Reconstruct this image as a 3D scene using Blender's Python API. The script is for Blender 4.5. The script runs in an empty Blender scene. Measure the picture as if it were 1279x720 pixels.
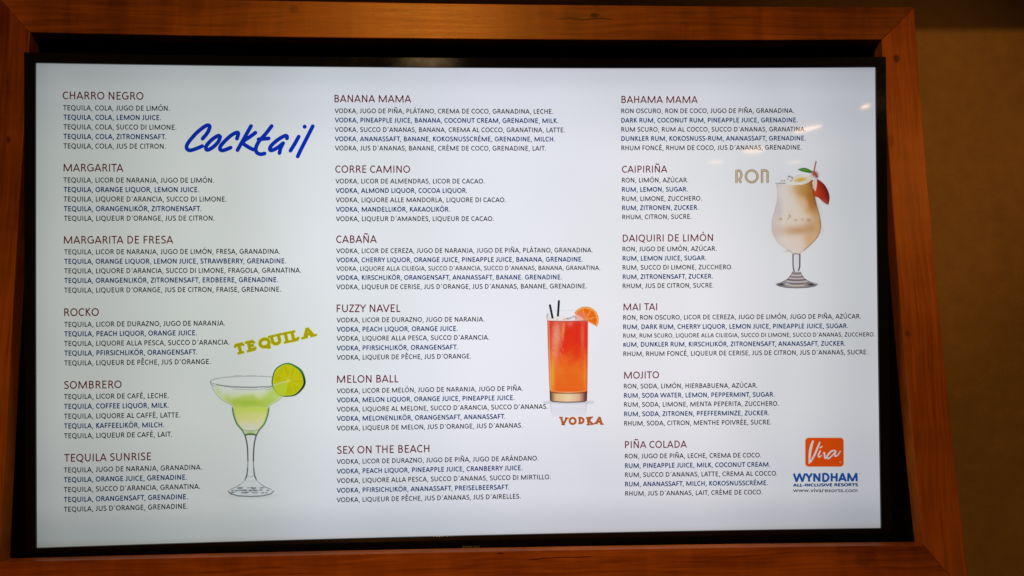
import bpy, math, random
import numpy as np
from mathutils import Vector, Matrix
random.seed(4)
rng = np.random.default_rng(4)
SC = bpy.context.scene
COL = SC.collection

# ------------------------------------------------------------------ camera
F = 966.0                      # focal length in pixels of the 1279 px wide photograph
CX, CY = 639.5, 360.0
def ray(p):                    # camera-space ray (X right, Y up, Z back)
    return Vector(((p[0]-CX)/F, -(p[1]-CY)/F, -1.0))
def cross_line(p, q):
    return np.cross((p[0], p[1], 1.0), (q[0], q[1], 1.0))
def meet(l, m):
    v = np.cross(l, m); return (v[0]/v[2], v[1]/v[2])
def basis(tl, tr, br, bl):     # orientation of a rectangle seen with corners at these pixels
    a = ray(meet(cross_line(tl, tr), cross_line(bl, br))); a = a if a.x > 0 else -a
    b = ray(meet(cross_line(tl, bl), cross_line(tr, br))); b = b if b.y > 0 else -b
    b.normalize(); a = (a - b*a.dot(b)).normalized()
    return a, b, a.cross(b)    # right, up, towards the viewer
FA, FB, FN = basis((37.5, 40.5), (1101, 49.5), (1153.5, 681), (-0.5, 703))
TA, TB, TN = basis((45.3, 79.3), (1093, 84.7), (1099.7, 659.5), (46.3, 684))
def plane_d(n, p, q, width):   # plane n.x = d in which p..q spans the given width
    P = ray(p)/ray(p).dot(n); Q = ray(q)/ray(q).dot(n)
    return -width/(P-Q).length
FD = plane_d(FN, (37.5, 40.5), (1101, 49.5), 1.272)
TD = plane_d(TN, (45.3, 79.3), (1093, 84.7), 1.210)
# world axes: x along the wall, z up, y into the wall; frame front face is y = 0
W = Matrix((FA, -FN, FB))      # camera -> world rotation
cam_loc = Vector((0, FD, 1.60))
def to_world(c): return W @ c + cam_loc
def on_plane(p, n, d): r = ray(p); return to_world(r*(d/r.dot(n)))
def on_frame(p, depth=0.0):    # point of the frame's front plane (or a plane 'depth' behind it)
    return on_plane(p, FN, FD-depth)
cam = bpy.data.objects.new('camera', bpy.data.cameras.new('camera')); COL.objects.link(cam)
cam.data.sensor_width = 36; cam.data.lens = 36*F/1279; cam.data.clip_start = .01; cam.data.clip_end = 60
cam.matrix_world = Matrix.Translation(cam_loc) @ W.to_4x4()
SC.camera = cam

# ------------------------------------------------------------------ world, exposure
world = bpy.data.worlds.new('World'); SC.world = world; world.use_nodes = True
bg = world.node_tree.nodes['Background']
bg.inputs[0].default_value = (1.0, .58, .26, 1); bg.inputs[1].default_value = .040
SC.view_settings.view_transform = 'Standard'; SC.view_settings.look = 'None'
SC.view_settings.exposure = 0; SC.view_settings.gamma = 1; SC.view_settings.use_curve_mapping = False
SC.cycles.filter_width = 1.5

# ------------------------------------------------------------------ lamps
def look_at(o, target):
    o.rotation_euler = (Vector(target)-o.location).to_track_quat('-Z', 'Y').to_euler()
def spot(name, loc, target, power, color, radius, angle, blend):
    l = bpy.data.lights.new(name, 'SPOT'); l.energy = power; l.color = color; l.shadow_soft_size = radius
    l.spot_size = math.radians(angle); l.spot_blend = blend
    o = bpy.data.objects.new(name, l); COL.objects.link(o); o.location = loc; look_at(o, target); return o
def area(name, loc, target, power, color, sx, sy, roll=0):
    l = bpy.data.lights.new(name, 'AREA'); l.shape = 'ELLIPSE'; l.size = sx; l.size_y = sy
    l.energy = power; l.color = color
    o = bpy.data.objects.new(name, l); COL.objects.link(o); o.location = loc; look_at(o, target)
    o.rotation_euler.rotate_axis('Z', roll); return o
TOPZ = on_frame((640, 6)).z
XH = on_frame((548, 20)).x
WARM = (1.0, .54, .17)
P_HOT = on_frame((542, 24)); D_HOT = P_HOT-cam_loc; D_HOT.y *= -1
LAMP = P_HOT + D_HOT*(1.9/abs(D_HOT.y))          # the room lamp that the varnish of the top board mirrors
spot('ceiling_spot', LAMP, (.1, 0, TOPZ-.4), 60, WARM, .025, 100, .6)
spot('bottom_fill_spot', (-.45, -2.3, 2.75), (-.1, 0, 1.30), 62, (1.0, .52, .17), .05, 34, 1.0)  # added fill lamp, brightens the bottom board
spot('side_fill_spot', (1.75, -1.5, TOPZ+.15), (.70, 0, TOPZ-.20), 20.0, (1.0, .52, .17), .03, 24, 1.0)  # added fill lamp, narrow cone to brighten the upper right board
def screen_pt(p): return on_plane(p, TN, TD)
TNW = W @ TN
def mirror_spot(p, dist, size, radiance, color, roll=0):
    P = screen_pt(p); d = (P-cam_loc).normalized(); r = d - 2*d.dot(TNW)*TNW
    A = math.pi*size[0]*size[1]/4
    area('ceiling_bulb', P + r*dist, P, radiance*math.pi*A, color, size[0], size[1], roll)
for p, s, rad, ro in (((1081, 133.3), (.032, .011), 22, .30), ((1009, 161.5), (.105, .013), 17, .20),
                      ((942, 188), (.085, .024), 7.5, .05), ((893.5, 202.6), (.060, .010), 6.5, 0), ((993, 202.8), (.055, .010), 5.0, .1)):
    mirror_spot(p, 2.0, s, rad, (1.0, .58, .26), ro)
mirror_spot((535, 76.5), 1.5, (.17, .035), 9.0, (1.0, .62, .30))

# ------------------------------------------------------------------ materials
def srgb(r, g, b):
    f = lambda c: c/12.92 if c <= .04045 else ((c+.055)/1.055)**2.4
    return (f(r/255), f(g/255), f(b/255))
class NT:
    def __init__(s, name):
        s.m = bpy.data.materials.new(name); s.m.use_nodes = True; s.t = s.m.node_tree
        s.b = s.t.nodes['Principled BSDF']
    def n(s, kind, **kw):
        nd = s.t.nodes.new(kind)
        for k, v in kw.items():
            if k.startswith('i_'): nd.inputs[int(k[2:])].default_value = v
            else: setattr(nd, k, v)
        return nd
    def l(s, a, b): s.t.links.new(a, b)
    def math(s, op, a, b=None, c=None, clamp=False):
        nd = s.n('ShaderNodeMath', operation=op, use_clamp=clamp)
        for i, v in enumerate((a, b, c)):
            if v is None: continue
            if isinstance(v, (int, float)): nd.inputs[i].default_value = v
            else: s.l(v, nd.inputs[i])
        return nd.outputs[0]
    def ramp(s, fac, stops, interp='LINEAR'):
        nd = s.n('ShaderNodeValToRGB'); r = nd.color_ramp; r.interpolation = interp
        while len(r.elements) < len(stops): r.elements.new(.5)
        for e, (p, c) in zip(r.elements, stops): e.position = p; e.color = (*c, 1) if len(c) == 3 else c
        s.l(fac, nd.inputs[0]); return nd.outputs[0]
    def mix(s, kind, fac, a, b):
        nd = s.n('ShaderNodeMix', data_type='RGBA', blend_type=kind)
        for i, v in ((0, fac), (6, a), (7, b)):
            if isinstance(v, (int, float)): nd.inputs[i].default_value = v
            elif isinstance(v, tuple): nd.inputs[i].default_value = (*v, 1)
            else: s.l(v, nd.inputs[i])
        return nd.outputs[2]

def wood(name, origin, along, across, knots=(), cracks=(), dark=(.075, .011, .0012), light=(.31, .066, .006), seed=0.0, cross=.5, coat=.35, zones=()):
    """varnished wood; grain runs along 'along'. knots: (world point, long radius, short radius)"""
    k = NT(name)
    geo = k.n('ShaderNodeTexCoord')
    def dotc(v, off):
        sub = k.n('ShaderNodeVectorMath', operation='SUBTRACT'); k.l(geo.outputs['Object'], sub.inputs[0]); sub.inputs[1].default_value = off
        d = k.n('ShaderNodeVectorMath', operation='DOT_PRODUCT'); k.l(sub.outputs[0], d.inputs[0]); d.inputs[1].default_value = v
        return d.outputs['Value']
    u = dotc(along, origin); v = dotc(across, origin)
    def vec(su, sv, sw=1.0, add=None):
        c = k.n('ShaderNodeCombineXYZ'); a = k.math('MULTIPLY', u, su)
        b = k.math('MULTIPLY', v, sv)
        if add is not None: b = k.math('ADD', b, add)
        k.l(a, c.inputs[0]); k.l(b, c.inputs[1])
        w = dotc(Vector((0, 1, 0)), origin); k.l(k.math('MULTIPLY_ADD', w, sw, seed), c.inputs[2])
        return c.outputs[0]
    def noise(vv, scale, detail=4, rough=.55, dist=0.0):
        nd = k.n('ShaderNodeTexNoise'); k.l(vv, nd.inputs['Vector']); nd.inputs['Scale'].default_value = scale
        nd.inputs['Detail'].default_value = detail; nd.inputs['Roughness'].default_value = rough; nd.inputs['Distortion'].default_value = dist
        return nd.outputs['Fac']
    warp = noise(vec(2.2, 6), 1.0, 2)
    big = noise(vec(1.6, 9, add=k.math('MULTIPLY', warp, 2.5)), 1.0, 3, .5, .4)
    grain = noise(vec(6, 170, 40, add=k.math('MULTIPLY', warp, 9.0)), 1.0, 5, .62)
    pores = noise(vec(28, 620, 90), 1.0, 3, .6)
    fig = noise(vec(26, 3.5), 1.0, 3, .55, .8)          # cross figure shimmering over the board
    blotch = noise(vec(5, 14), 1.0, 3, .6)
    f = k.math('MULTIPLY', big, .46); f = k.math('MULTIPLY_ADD', grain, .34, f)
    f = k.math('MULTIPLY_ADD', fig, .22*cross*2, f); f = k.math('MULTIPLY_ADD', blotch, .28, f)
    f = k.math('MULTIPLY_ADD', pores, .10, f)
    tot = .46+.34+.44*cross+.28+.10
    f = k.math('DIVIDE', f, tot)
    mid = tuple(a*.5+b*.5 for a, b in zip(dark, light))
    c = k.ramp(f, [(.38, dark), (.48, mid), (.57, light), (.66, tuple(x*1.3 for x in light))])
    pore_line = k.ramp(noise(vec(11, 420, 60), 1.0, 2, .5), [(.60, (1, 1, 1)), (.70, (.52, .45, .42))])
    c = k.mix('MULTIPLY', .55, c, pore_line)
    for (pt, ru, rv, st) in zones:              # broad darkening; at the top board's ends it paints in duller light
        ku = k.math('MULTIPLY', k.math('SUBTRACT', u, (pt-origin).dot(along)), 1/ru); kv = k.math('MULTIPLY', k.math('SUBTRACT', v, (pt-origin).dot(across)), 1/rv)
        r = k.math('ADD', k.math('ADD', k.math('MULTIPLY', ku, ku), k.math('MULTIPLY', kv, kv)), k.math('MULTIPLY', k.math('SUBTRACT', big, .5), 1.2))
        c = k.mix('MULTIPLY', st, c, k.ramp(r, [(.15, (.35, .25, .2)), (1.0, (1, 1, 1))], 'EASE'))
    for (pt, ru, rv, st) in [(q+(1.0,))[:4] for q in knots]:
        ku = k.math('MULTIPLY', k.math('SUBTRACT', u, (pt-origin).dot(along)), 1/ru)
        kv = k.math('MULTIPLY', k.math('SUBTRACT', v, (pt-origin).dot(across)), 1/rv)
        r = k.math('SQRT', k.math('ADD', k.math('MULTIPLY', ku, ku), k.math('MULTIPLY', kv, kv)))
        r = k.math('ADD', r, k.math('MULTIPLY', k.math('SUBTRACT', noise(vec(300, 300), 1.0, 2), .5), .9))
        m = k.ramp(r, [(.0, (.04, .03, .03)), (.55, (.12, .08, .07)), (.68, (.66, .58, .52)), (1.0, (1, 1, 1))])
        c = k.mix('MULTIPLY', st, c, m)
    for (pt, ln, wd) in cracks:
        ku = k.math('ABSOLUTE', k.math('SUBTRACT', u, (pt-origin).dot(along)))
        kv = k.math('SUBTRACT', v, (pt-origin).dot(across))
        kv = k.math('ADD', kv, k.math('MULTIPLY', k.math('SUBTRACT', noise(vec(22, 0), 1.0, 1), .5), .010))
        kv = k.math('ABSOLUTE', kv)
        a = k.math('MULTIPLY', k.math('SUBTRACT', 1.0, k.math('DIVIDE', kv, wd)), 1.6, clamp=True)
        b = k.math('MULTIPLY', k.math('SUBTRACT', 1.0, k.math('DIVIDE', ku, ln)), 5, clamp=True)
        c = k.mix('MULTIPLY', k.math('MULTIPLY', a, b), c, (.08, .05, .04))
    k.l(c, k.b.inputs['Base Color'])
    rr = k.math('MULTIPLY_ADD', grain, .2, .25); k.l(rr, k.b.inputs['Roughness'])
    bmp = k.n('ShaderNodeBump'); bmp.inputs['Strength'].default_value = .30; bmp.inputs['Distance'].default_value = .0006
    k.l(k.math('ADD', grain, k.math('MULTIPLY', pores, .7)), bmp.inputs['Height']); k.l(bmp.outputs[0], k.b.inputs['Normal'])
    k.b.inputs['Specular Tint'].default_value = (1, .55, .15, 1); k.b.inputs['Specular IOR Level'].default_value = coat
    return k.m

def plain(name, col, rough, spec=.5, bump=None):
    k = NT(name)
    k.b.inputs['Base Color'].default_value = (*col, 1)
    tc = k.n('ShaderNodeTexCoord'); nz = k.n('ShaderNodeTexNoise'); k.l(tc.outputs['Object'], nz.inputs['Vector'])
    nz.inputs['Scale'].default_value = bump[0] if bump else 60; nz.inputs['Detail'].default_value = 5
    k.l(k.math('MULTIPLY_ADD', nz.outputs['Fac'], .12, rough-.06), k.b.inputs['Roughness'])
    k.b.inputs['Specular IOR Level'].default_value = spec
    if bump:
        bm = k.n('ShaderNodeBump'); bm.inputs['Strength'].default_value = bump[1]; bm.inputs['Distance'].default_value = bump[2]
        k.l(nz.outputs['Fac'], bm.inputs['Height']); k.l(bm.outputs[0], k.b.inputs['Normal'])
    return k.m

def wall_material():
    k = NT('wall_plaster')
    tc = k.n('ShaderNodeTexCoord')
    def noise(s, d, r=.55):
        nd = k.n('ShaderNodeTexNoise'); k.l(tc.outputs['Object'], nd.inputs['Vector']); nd.inputs['Scale'].default_value = s
        nd.inputs['Detail'].default_value = d; nd.inputs['Roughness'].default_value = r; return nd.outputs['Fac']
    n1 = noise(5.5, 5); n2 = noise(38, 6, .6); n3 = noise(420, 3, .6)
    f = k.math('MULTIPLY_ADD', n2, .45, k.math('MULTIPLY_ADD', n1, .35, k.math('MULTIPLY', n3, .20)))
    c = k.ramp(f, [(.36, (.255, .130, .024)), (.5, (.305, .158, .030)), (.64, (.36, .190, .038))])
    k.l(c, k.b.inputs['Base Color']); k.b.inputs['Roughness'].default_value = .75
    bm = k.n('ShaderNodeBump'); bm.inputs['Strength'].default_value = .5; bm.inputs['Distance'].default_value = .0022
    k.l(k.math('ADD', k.math('MULTIPLY', n2, 1.4), k.math('MULTIPLY', n3, .9)), bm.inputs['Height']); k.l(bm.outputs[0], k.b.inputs['Normal'])
    return k.m

# the display: what each spot of the panel shows ("print" attribute) times backlight ramps with painted-in vignetting and viewing-angle falloff
SW, SH = 1.210, .683
def screen_material():
    k = NT('display_image')
    tc = k.n('ShaderNodeTexCoord'); sep = k.n('ShaderNodeSeparateXYZ'); k.l(tc.outputs['Object'], sep.inputs[0])
    u = k.math('MULTIPLY_ADD', sep.outputs[0], 1/SW, .5); v = k.math('MULTIPLY_ADD', sep.outputs[1], 1/SH, .5)
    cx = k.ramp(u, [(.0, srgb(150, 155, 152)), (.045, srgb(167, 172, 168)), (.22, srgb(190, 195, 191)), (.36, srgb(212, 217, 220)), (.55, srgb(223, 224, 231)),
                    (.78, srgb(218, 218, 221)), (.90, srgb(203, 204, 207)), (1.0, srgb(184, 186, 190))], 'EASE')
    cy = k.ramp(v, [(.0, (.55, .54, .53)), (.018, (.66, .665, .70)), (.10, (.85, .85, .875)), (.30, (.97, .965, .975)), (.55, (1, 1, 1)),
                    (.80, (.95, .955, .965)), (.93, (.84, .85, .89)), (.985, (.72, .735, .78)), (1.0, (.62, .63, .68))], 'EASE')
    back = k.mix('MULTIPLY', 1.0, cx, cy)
    nz = k.n('ShaderNodeTexNoise'); k.l(tc.outputs['Object'], nz.inputs['Vector']); nz.inputs['Scale'].default_value = 4.0; nz.inputs['Detail'].default_value = 2
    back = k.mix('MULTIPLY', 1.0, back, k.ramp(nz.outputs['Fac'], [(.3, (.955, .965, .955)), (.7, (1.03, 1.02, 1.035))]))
    at = k.n('ShaderNodeAttribute', attribute_name='print')
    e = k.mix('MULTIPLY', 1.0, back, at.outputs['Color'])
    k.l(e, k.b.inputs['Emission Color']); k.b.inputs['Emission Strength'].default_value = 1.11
    k.b.inputs['Base Color'].default_value = (.004, .004, .005, 1); k.b.inputs['Roughness'].default_value = .042
    return k.m

# ------------------------------------------------------------------ object helpers
def tag(o, label=None, cat=None, group=None, kind=None):
    for key, val in (('label', label), ('category', cat), ('group', group), ('kind', kind)):
        if val: o[key] = val
    return o
def empty(name, loc):
    o = bpy.data.objects.new(name, None); COL.objects.link(o); o.location = loc; o.empty_display_size = .05; return o
def mesh_obj(name, verts, faces, mat, parent=None, loc=(0, 0, 0), smooth=False, bevel=0):
    me = bpy.data.meshes.new(name); me.from_pydata([tuple(v) for v in verts], [], faces); me.validate(); me.update()
    o = bpy.data.objects.new(name, me); COL.objects.link(o); me.materials.append(mat)
    if parent: o.parent = parent
    o.location = loc
    if smooth:
        for p in me.polygons: p.use_smooth = True
    if bevel:
        b = o.modifiers.new('bevel', 'BEVEL'); b.width = bevel; b.segments = 3; b.limit_method = 'ANGLE'; b.angle_limit = math.radians(50)
    return o
def curve_px(pts):             # quadratic through three pixel points, by parameter
    a, b, c = [np.array(p, float) for p in pts]
    return lambda t: a*(1-t)*(1-2*t) + b*4*t*(1-t) + c*t*(2*t-1)

# ------------------------------------------------------------------ setting: wall and added shadow board
frame_c = on_frame((600, 370))
DEPTH = .105
zc = frame_c.z
wall = mesh_obj('wall', [(-2.4, DEPTH, zc-1.7), (2.4, DEPTH, zc-1.7), (2.4, DEPTH, zc+1.7), (-2.4, DEPTH, zc+1.7),
                         (-2.4, DEPTH+.1, zc-1.7), (2.4, DEPTH+.1, zc-1.7), (2.4, DEPTH+.1, zc+1.7), (-2.4, DEPTH+.1, zc+1.7)],
                [(0, 1, 2, 3), (5, 4, 7, 6), (1, 5, 6, 2), (4, 0, 3, 7), (3, 2, 6, 7), (4, 5, 1, 0)], wall_material())
tag(wall, 'ochre plastered wall behind the wooden frame, shaded along its top', kind='structure')
ZS = on_frame((1220, 37), DEPTH).z
YE = -.34                     # front edge of an unseen board, added to shade the wall top
lamp = LAMP
tt = (YE-DEPTH)/(lamp.y-DEPTH); ZE = ZS + (lamp.z-ZS)*tt
blocker = mesh_obj('shadow_board', [(-2.4, YE, ZE), (2.4, YE, ZE-.002), (2.4, DEPTH-.002, ZE-.002), (-2.4, DEPTH-.002, ZE),
                            (-2.4, YE, ZE+.12), (2.4, YE, ZE+.12), (2.4, DEPTH-.002, ZE+.12), (-2.4, DEPTH-.002, ZE+.12)],
                [(3, 2, 1, 0), (4, 5, 6, 7), (0, 1, 5, 4), (1, 2, 6, 5), (2, 3, 7, 6), (3, 0, 4, 7)],
                plain('shadow_board_paint', (.07, .04, .018), .8))
tag(blocker, 'unseen dark board added above the frame to shade the wall top', kind='structure')

# ------------------------------------------------------------------ wooden frame
E_IN = {'t': ((37.5, 40.5), (569, 49.0), (1101, 49.5)), 'r': ((1101, 49.5), (1123.6, 365), (1153.5, 681)),
        'b': ((-.5, 702.5), (576, 689.5), (1153.5, 681)), 'l': ((37.5, 40.5), (17.0, 371), (-.5, 702.5))}
E_OUT = {'t': ((-4, -6.5), (569, 4.4), (1142, 9.3)), 'r': ((1142, 9.3), (1172.5, 380), (1213, 751)),
         'b': ((-64, 770), (574, 757), (1213, 751)), 'l': ((-4, -6.5), (-33, 381), (-64, 770))}
root_f = empty('wooden_frame', (frame_c.x, 0, on_frame((600, 770)).z))
tag(root_f, 'reddish varnished wooden frame of mitred boards around the television', 'frame')
OX = -Vector(root_f.location)
X, Z = Vector((1, 0, 0)), Vector((0, 0, 1))
def fl(p): return on_frame(p) + OX
mats = {
 't': wood('wood_top', fl((590, 28)), X, Z, [(fl((742.5, 19.3)), .0095, .0052), (fl((492, 13)), .0075, .004, .55), (fl((367, 11.5)), .011, .008, .45)],
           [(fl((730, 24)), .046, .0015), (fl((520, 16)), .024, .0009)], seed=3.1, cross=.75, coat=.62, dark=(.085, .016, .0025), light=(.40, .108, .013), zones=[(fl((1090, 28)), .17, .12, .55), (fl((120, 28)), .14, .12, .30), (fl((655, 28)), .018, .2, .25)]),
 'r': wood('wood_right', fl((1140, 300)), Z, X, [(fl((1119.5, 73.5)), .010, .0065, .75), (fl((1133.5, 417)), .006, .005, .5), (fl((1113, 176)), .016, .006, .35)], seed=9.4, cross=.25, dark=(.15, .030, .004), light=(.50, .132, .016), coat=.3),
 'b': wood('wood_bottom', fl((560, 705)), X, Z, [(fl((625, 691.5)), .006, .002, .7), (fl((1080, 700)), .02, .014, .35)], [(fl((700, 697)), .05, .0008)], seed=15.2, cross=.4, dark=(.13, .024, .003), light=(.48, .122, .015), coat=.3),
 'l': wood('wood_left', fl((10, 300)), Z, X, [(fl((10.5, 175)), .007, .0045, .7)], seed=22.8, cross=.25, dark=(.12, .022, .003), light=(.42, .108, .012), coat=.3)}
NB = 24
for key in 'tbrl':
    ci, co = curve_px(E_IN[key]), curve_px(E_OUT[key])
    vs, fs = [], []
    for i in range(NB+1):
        t = i/NB
        a = on_frame(ci(t)); b = on_frame(co(t))
        for p, y in ((a, 0), (b, 0), (b, .024), (a, .024)):
            vs.append(Vector((p.x, y, p.z)) + OX)
    for i in range(NB):
        a, b = 4*i, 4*i+4
        for j in range(4):
            q = (a+j, a+(j+1) % 4, b+(j+1) % 4, b+j); fs.append(q if key in 'tl' else q[::-1])
    fs.append((0, 1, 2, 3)); fs.append((4*NB+3, 4*NB+2, 4*NB+1, 4*NB))
    # hairline mitre joints: pull the ends in a touch
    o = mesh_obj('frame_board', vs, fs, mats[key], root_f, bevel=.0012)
    d = {'t': 'top board, golden under the spotlight, with a knot and a crack', 'b': 'bottom board of the frame',
         'r': 'right board, with a knot near its upper end', 'l': 'left board, cut by the edge of the photo'}[key]
    o['label'] = d
LIN = plain('black_liner', (.004, .0035, .003), .8, .15)
for key in 'tbrl':
    ci, co = curve_px(E_IN[key]), curve_px(E_OUT[key])
    vs, fs = [], []
    for i in range(NB+1):
        t = i/NB; a = on_frame(ci(t)); b = on_frame(co(t)); b = a+(b-a)*.9; a = a+(b-a)*(.3 if key == 'b' else .012)
        for p, y in ((a, .0255), (b, .0255), (b, DEPTH-.003), (a, DEPTH-.003)): vs.append(Vector((p.x, y, p.z)) + OX)
    for i in range(NB):
        for j in range(4):
            q = (4*i+j, 4*i+(j+1) % 4, 4*i+4+(j+1) % 4, 4*i+4+j); fs.append(q if key in 'tl' else q[::-1])
    fs.append((0, 1, 2, 3)); fs.append((4*NB+3, 4*NB+2, 4*NB+1, 4*NB))
    mesh_obj('liner_board', vs, fs, LIN, root_f)
bk = [on_frame(p, DEPTH-.008)+OX for p in ((-30, -10), (1150, -10), (1190, 740), (-60, 740))]
p0 = [Vector((v.x, DEPTH-.008-.0, v.z)) for v in bk]
xs = [OX.x+frame_c.x-.70, OX.x+frame_c.x+.70]; zs = [on_frame((600, 690)).z-.02+OX.z, on_frame((600, 50)).z+.02+OX.z]
yb = DEPTH-.012
mesh_obj('back_panel', [(xs[0], yb, zs[0]), (xs[1], yb, zs[0]), (xs[1], yb, zs[1]), (xs[0], yb, zs[1])], [(0, 1, 2, 3)],
         plain('black_backing', (.004, .0035, .003), .9, .1), root_f)

# ------------------------------------------------------------------ television
TAW, TBW = W @ TA, W @ TB
tv_o = screen_pt((570.5, 376.0))
M_tv = Matrix((TAW, TBW, TNW)).transposed().to_4x4(); M_tv.translation = tv_o
M_inv = M_tv.inverted()
tv = empty('television', tv_o); tv.matrix_world = M_tv
tag(tv, 'flat black television showing a cocktail menu, tilted forward inside the wooden frame', 'television')
bpy.context.view_layer.update()
def sp(p, h=0.0):              # photo pixel -> television-local point, h metres in front of the panel
    r = ray(p); c = to_world(r*(TD/r.dot(TN))); q = M_inv @ c
    return (q.x, q.y, h)
RAYC = ray((CX, CY))
def sp_arr(P, h=0.0):          # same for an N x 2 array
    P = np.asarray(P, float); R = np.stack([(P[:, 0]-CX)/F, -(P[:, 1]-CY)/F, -np.ones(len(P))], 1)
    C = R*(TD/(R @ np.array(TN)))[:, None]
    Wn = np.array(W); C = C @ Wn.T + np.array(cam_loc)
    Mi = np.array(M_inv); L = C @ Mi[:3, :3].T + Mi[:3, 3]
    L[:, 2] = h; return L
S_T = curve_px(((45.3, 79.4), (569, 85.3), (1093.0, 84.7))); S_B = curve_px(((46.3, 684.2), (573, 668.9), (1099.7, 659.5)))
S_L = curve_px(((45.3, 79.4), (45.4, 381.8), (46.3, 684.2))); S_R = curve_px(((1093.0, 84.7), (1095.6, 372), (1099.7, 659.5)))
def coons(s, t):
    T, B, L, R = S_T(s), S_B(s), S_L(t), S_R(t)
    tl, tr, bl, br = S_T(0), S_T(1), S_B(0), S_B(1)
    return (1-t)*T + t*B + (1-s)*L + s*R - ((1-s)*(1-t)*tl + s*(1-t)*tr + (1-s)*t*bl + s*t*br)
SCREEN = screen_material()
def set_print(o, cols):
    me = o.data; a = me.color_attributes.new('print', 'FLOAT_COLOR', 'POINT')
    a.data.foreach_set('color', np.concatenate([np.asarray(cols, np.float32), np.ones((len(cols), 1), np.float32)], 1).ravel())
nx, ny = 32, 18
vs = [sp(coons(i/nx, j/ny)) for j in range(ny+1) for i in range(nx+1)]
fs = [(j*(nx+1)+i, (j+1)*(nx+1)+i, (j+1)*(nx+1)+i+1, j*(nx+1)+i+1) for j in range(ny) for i in range(nx)]
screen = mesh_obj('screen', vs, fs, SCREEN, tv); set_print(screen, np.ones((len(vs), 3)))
screen['label'] = 'lit screen with a white cocktail menu in three columns'

BEZ = plain('bezel_black', (.0035, .0035, .005), .11, .32)
BODY = plain('casing_black', (.006, .006, .006), .5, .3)
O_T = curve_px(((31.9, 66.3), (569, 73.2), (1105.2, 72.0))); O_B = curve_px(((33.6, 700.8), (573, 687.3), (1112.6, 677.8)))
O_L = curve_px(((31.9, 66.3), (32.0, 384), (33.6, 700.8))); O_R = curve_px(((1105.2, 72.0), (1108.4, 374), (1112.6, 677.8)))
LIP = .0035
for inner, outer, flip in ((S_T, O_T, 0), (S_B, O_B, 1), (S_L, O_L, 1), (S_R, O_R, 0)):
    vs, fs = [], []
    for i in range(25):
        t = i/24; a, b = sp(inner(t)), sp(outer(t))
        for p, h in ((a, LIP), (b, LIP), (b, -.012), (a, -.001)): vs.append((p[0], p[1], h))
    for i in range(24):
        for j in range(4):
            q = (4*i+j, 4*i+(j+1) % 4, 4*i+4+(j+1) % 4, 4*i+4+j); fs.append(q[::-1] if flip == 0 else q)
    fs += [(0, 1, 2, 3), (99, 98, 97, 96)]
    mesh_obj('bezel', vs, fs, BEZ, tv, bevel=.0005)
corn = [sp(p) for p in ((33.5, 68), (1103.7, 73.6), (1111, 676.2), (35.2, 699.2))]
vs = [(c[0], c[1], -.0115) for c in corn] + [(c[0]*.97, c[1]*.95, -.034) for c in corn]
mesh_obj('casing', vs, [(0, 1, 2, 3), (7, 6, 5, 4), (0, 4, 5, 1), (1, 5, 6, 2), (2, 6, 7, 3), (3, 7, 4, 0)], BODY, tv)

# ------------------------------------------------------------------ lettering
# ribbon strokes: every glyph is a few centre lines in cap-height units
def arc(cx, cy, rx, ry, a0, a1, n=9):
    return [(cx+rx*math.cos(math.radians(a0+(a1-a0)*i/n)), cy+ry*math.sin(math.radians(a0+(a1-a0)*i/n))) for i in range(n+1)]
def spline(pts, n=4, closed=False):
    P = [np.array(p, float) for p in pts]; out = []
    N = len(P)
    rng_ = range(N if closed else N-1)
    for i in rng_:
        if closed: p0, p1, p2, p3 = P[i-1], P[i], P[(i+1) % N], P[(i+2) % N]
        else: p0, p1, p2, p3 = P[max(i-1, 0)], P[i], P[i+1], P[min(i+2, N-1)]
        for k in range(n):
            t = k/n; out.append(tuple(.5*((2*p1)+(-p0+p2)*t+(2*p0-5*p1+4*p2-p3)*t*t+(-p0+3*p1-3*p2+p3)*t**3)))
    out.append(tuple(P[0] if closed else P[-1])); return out
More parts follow.
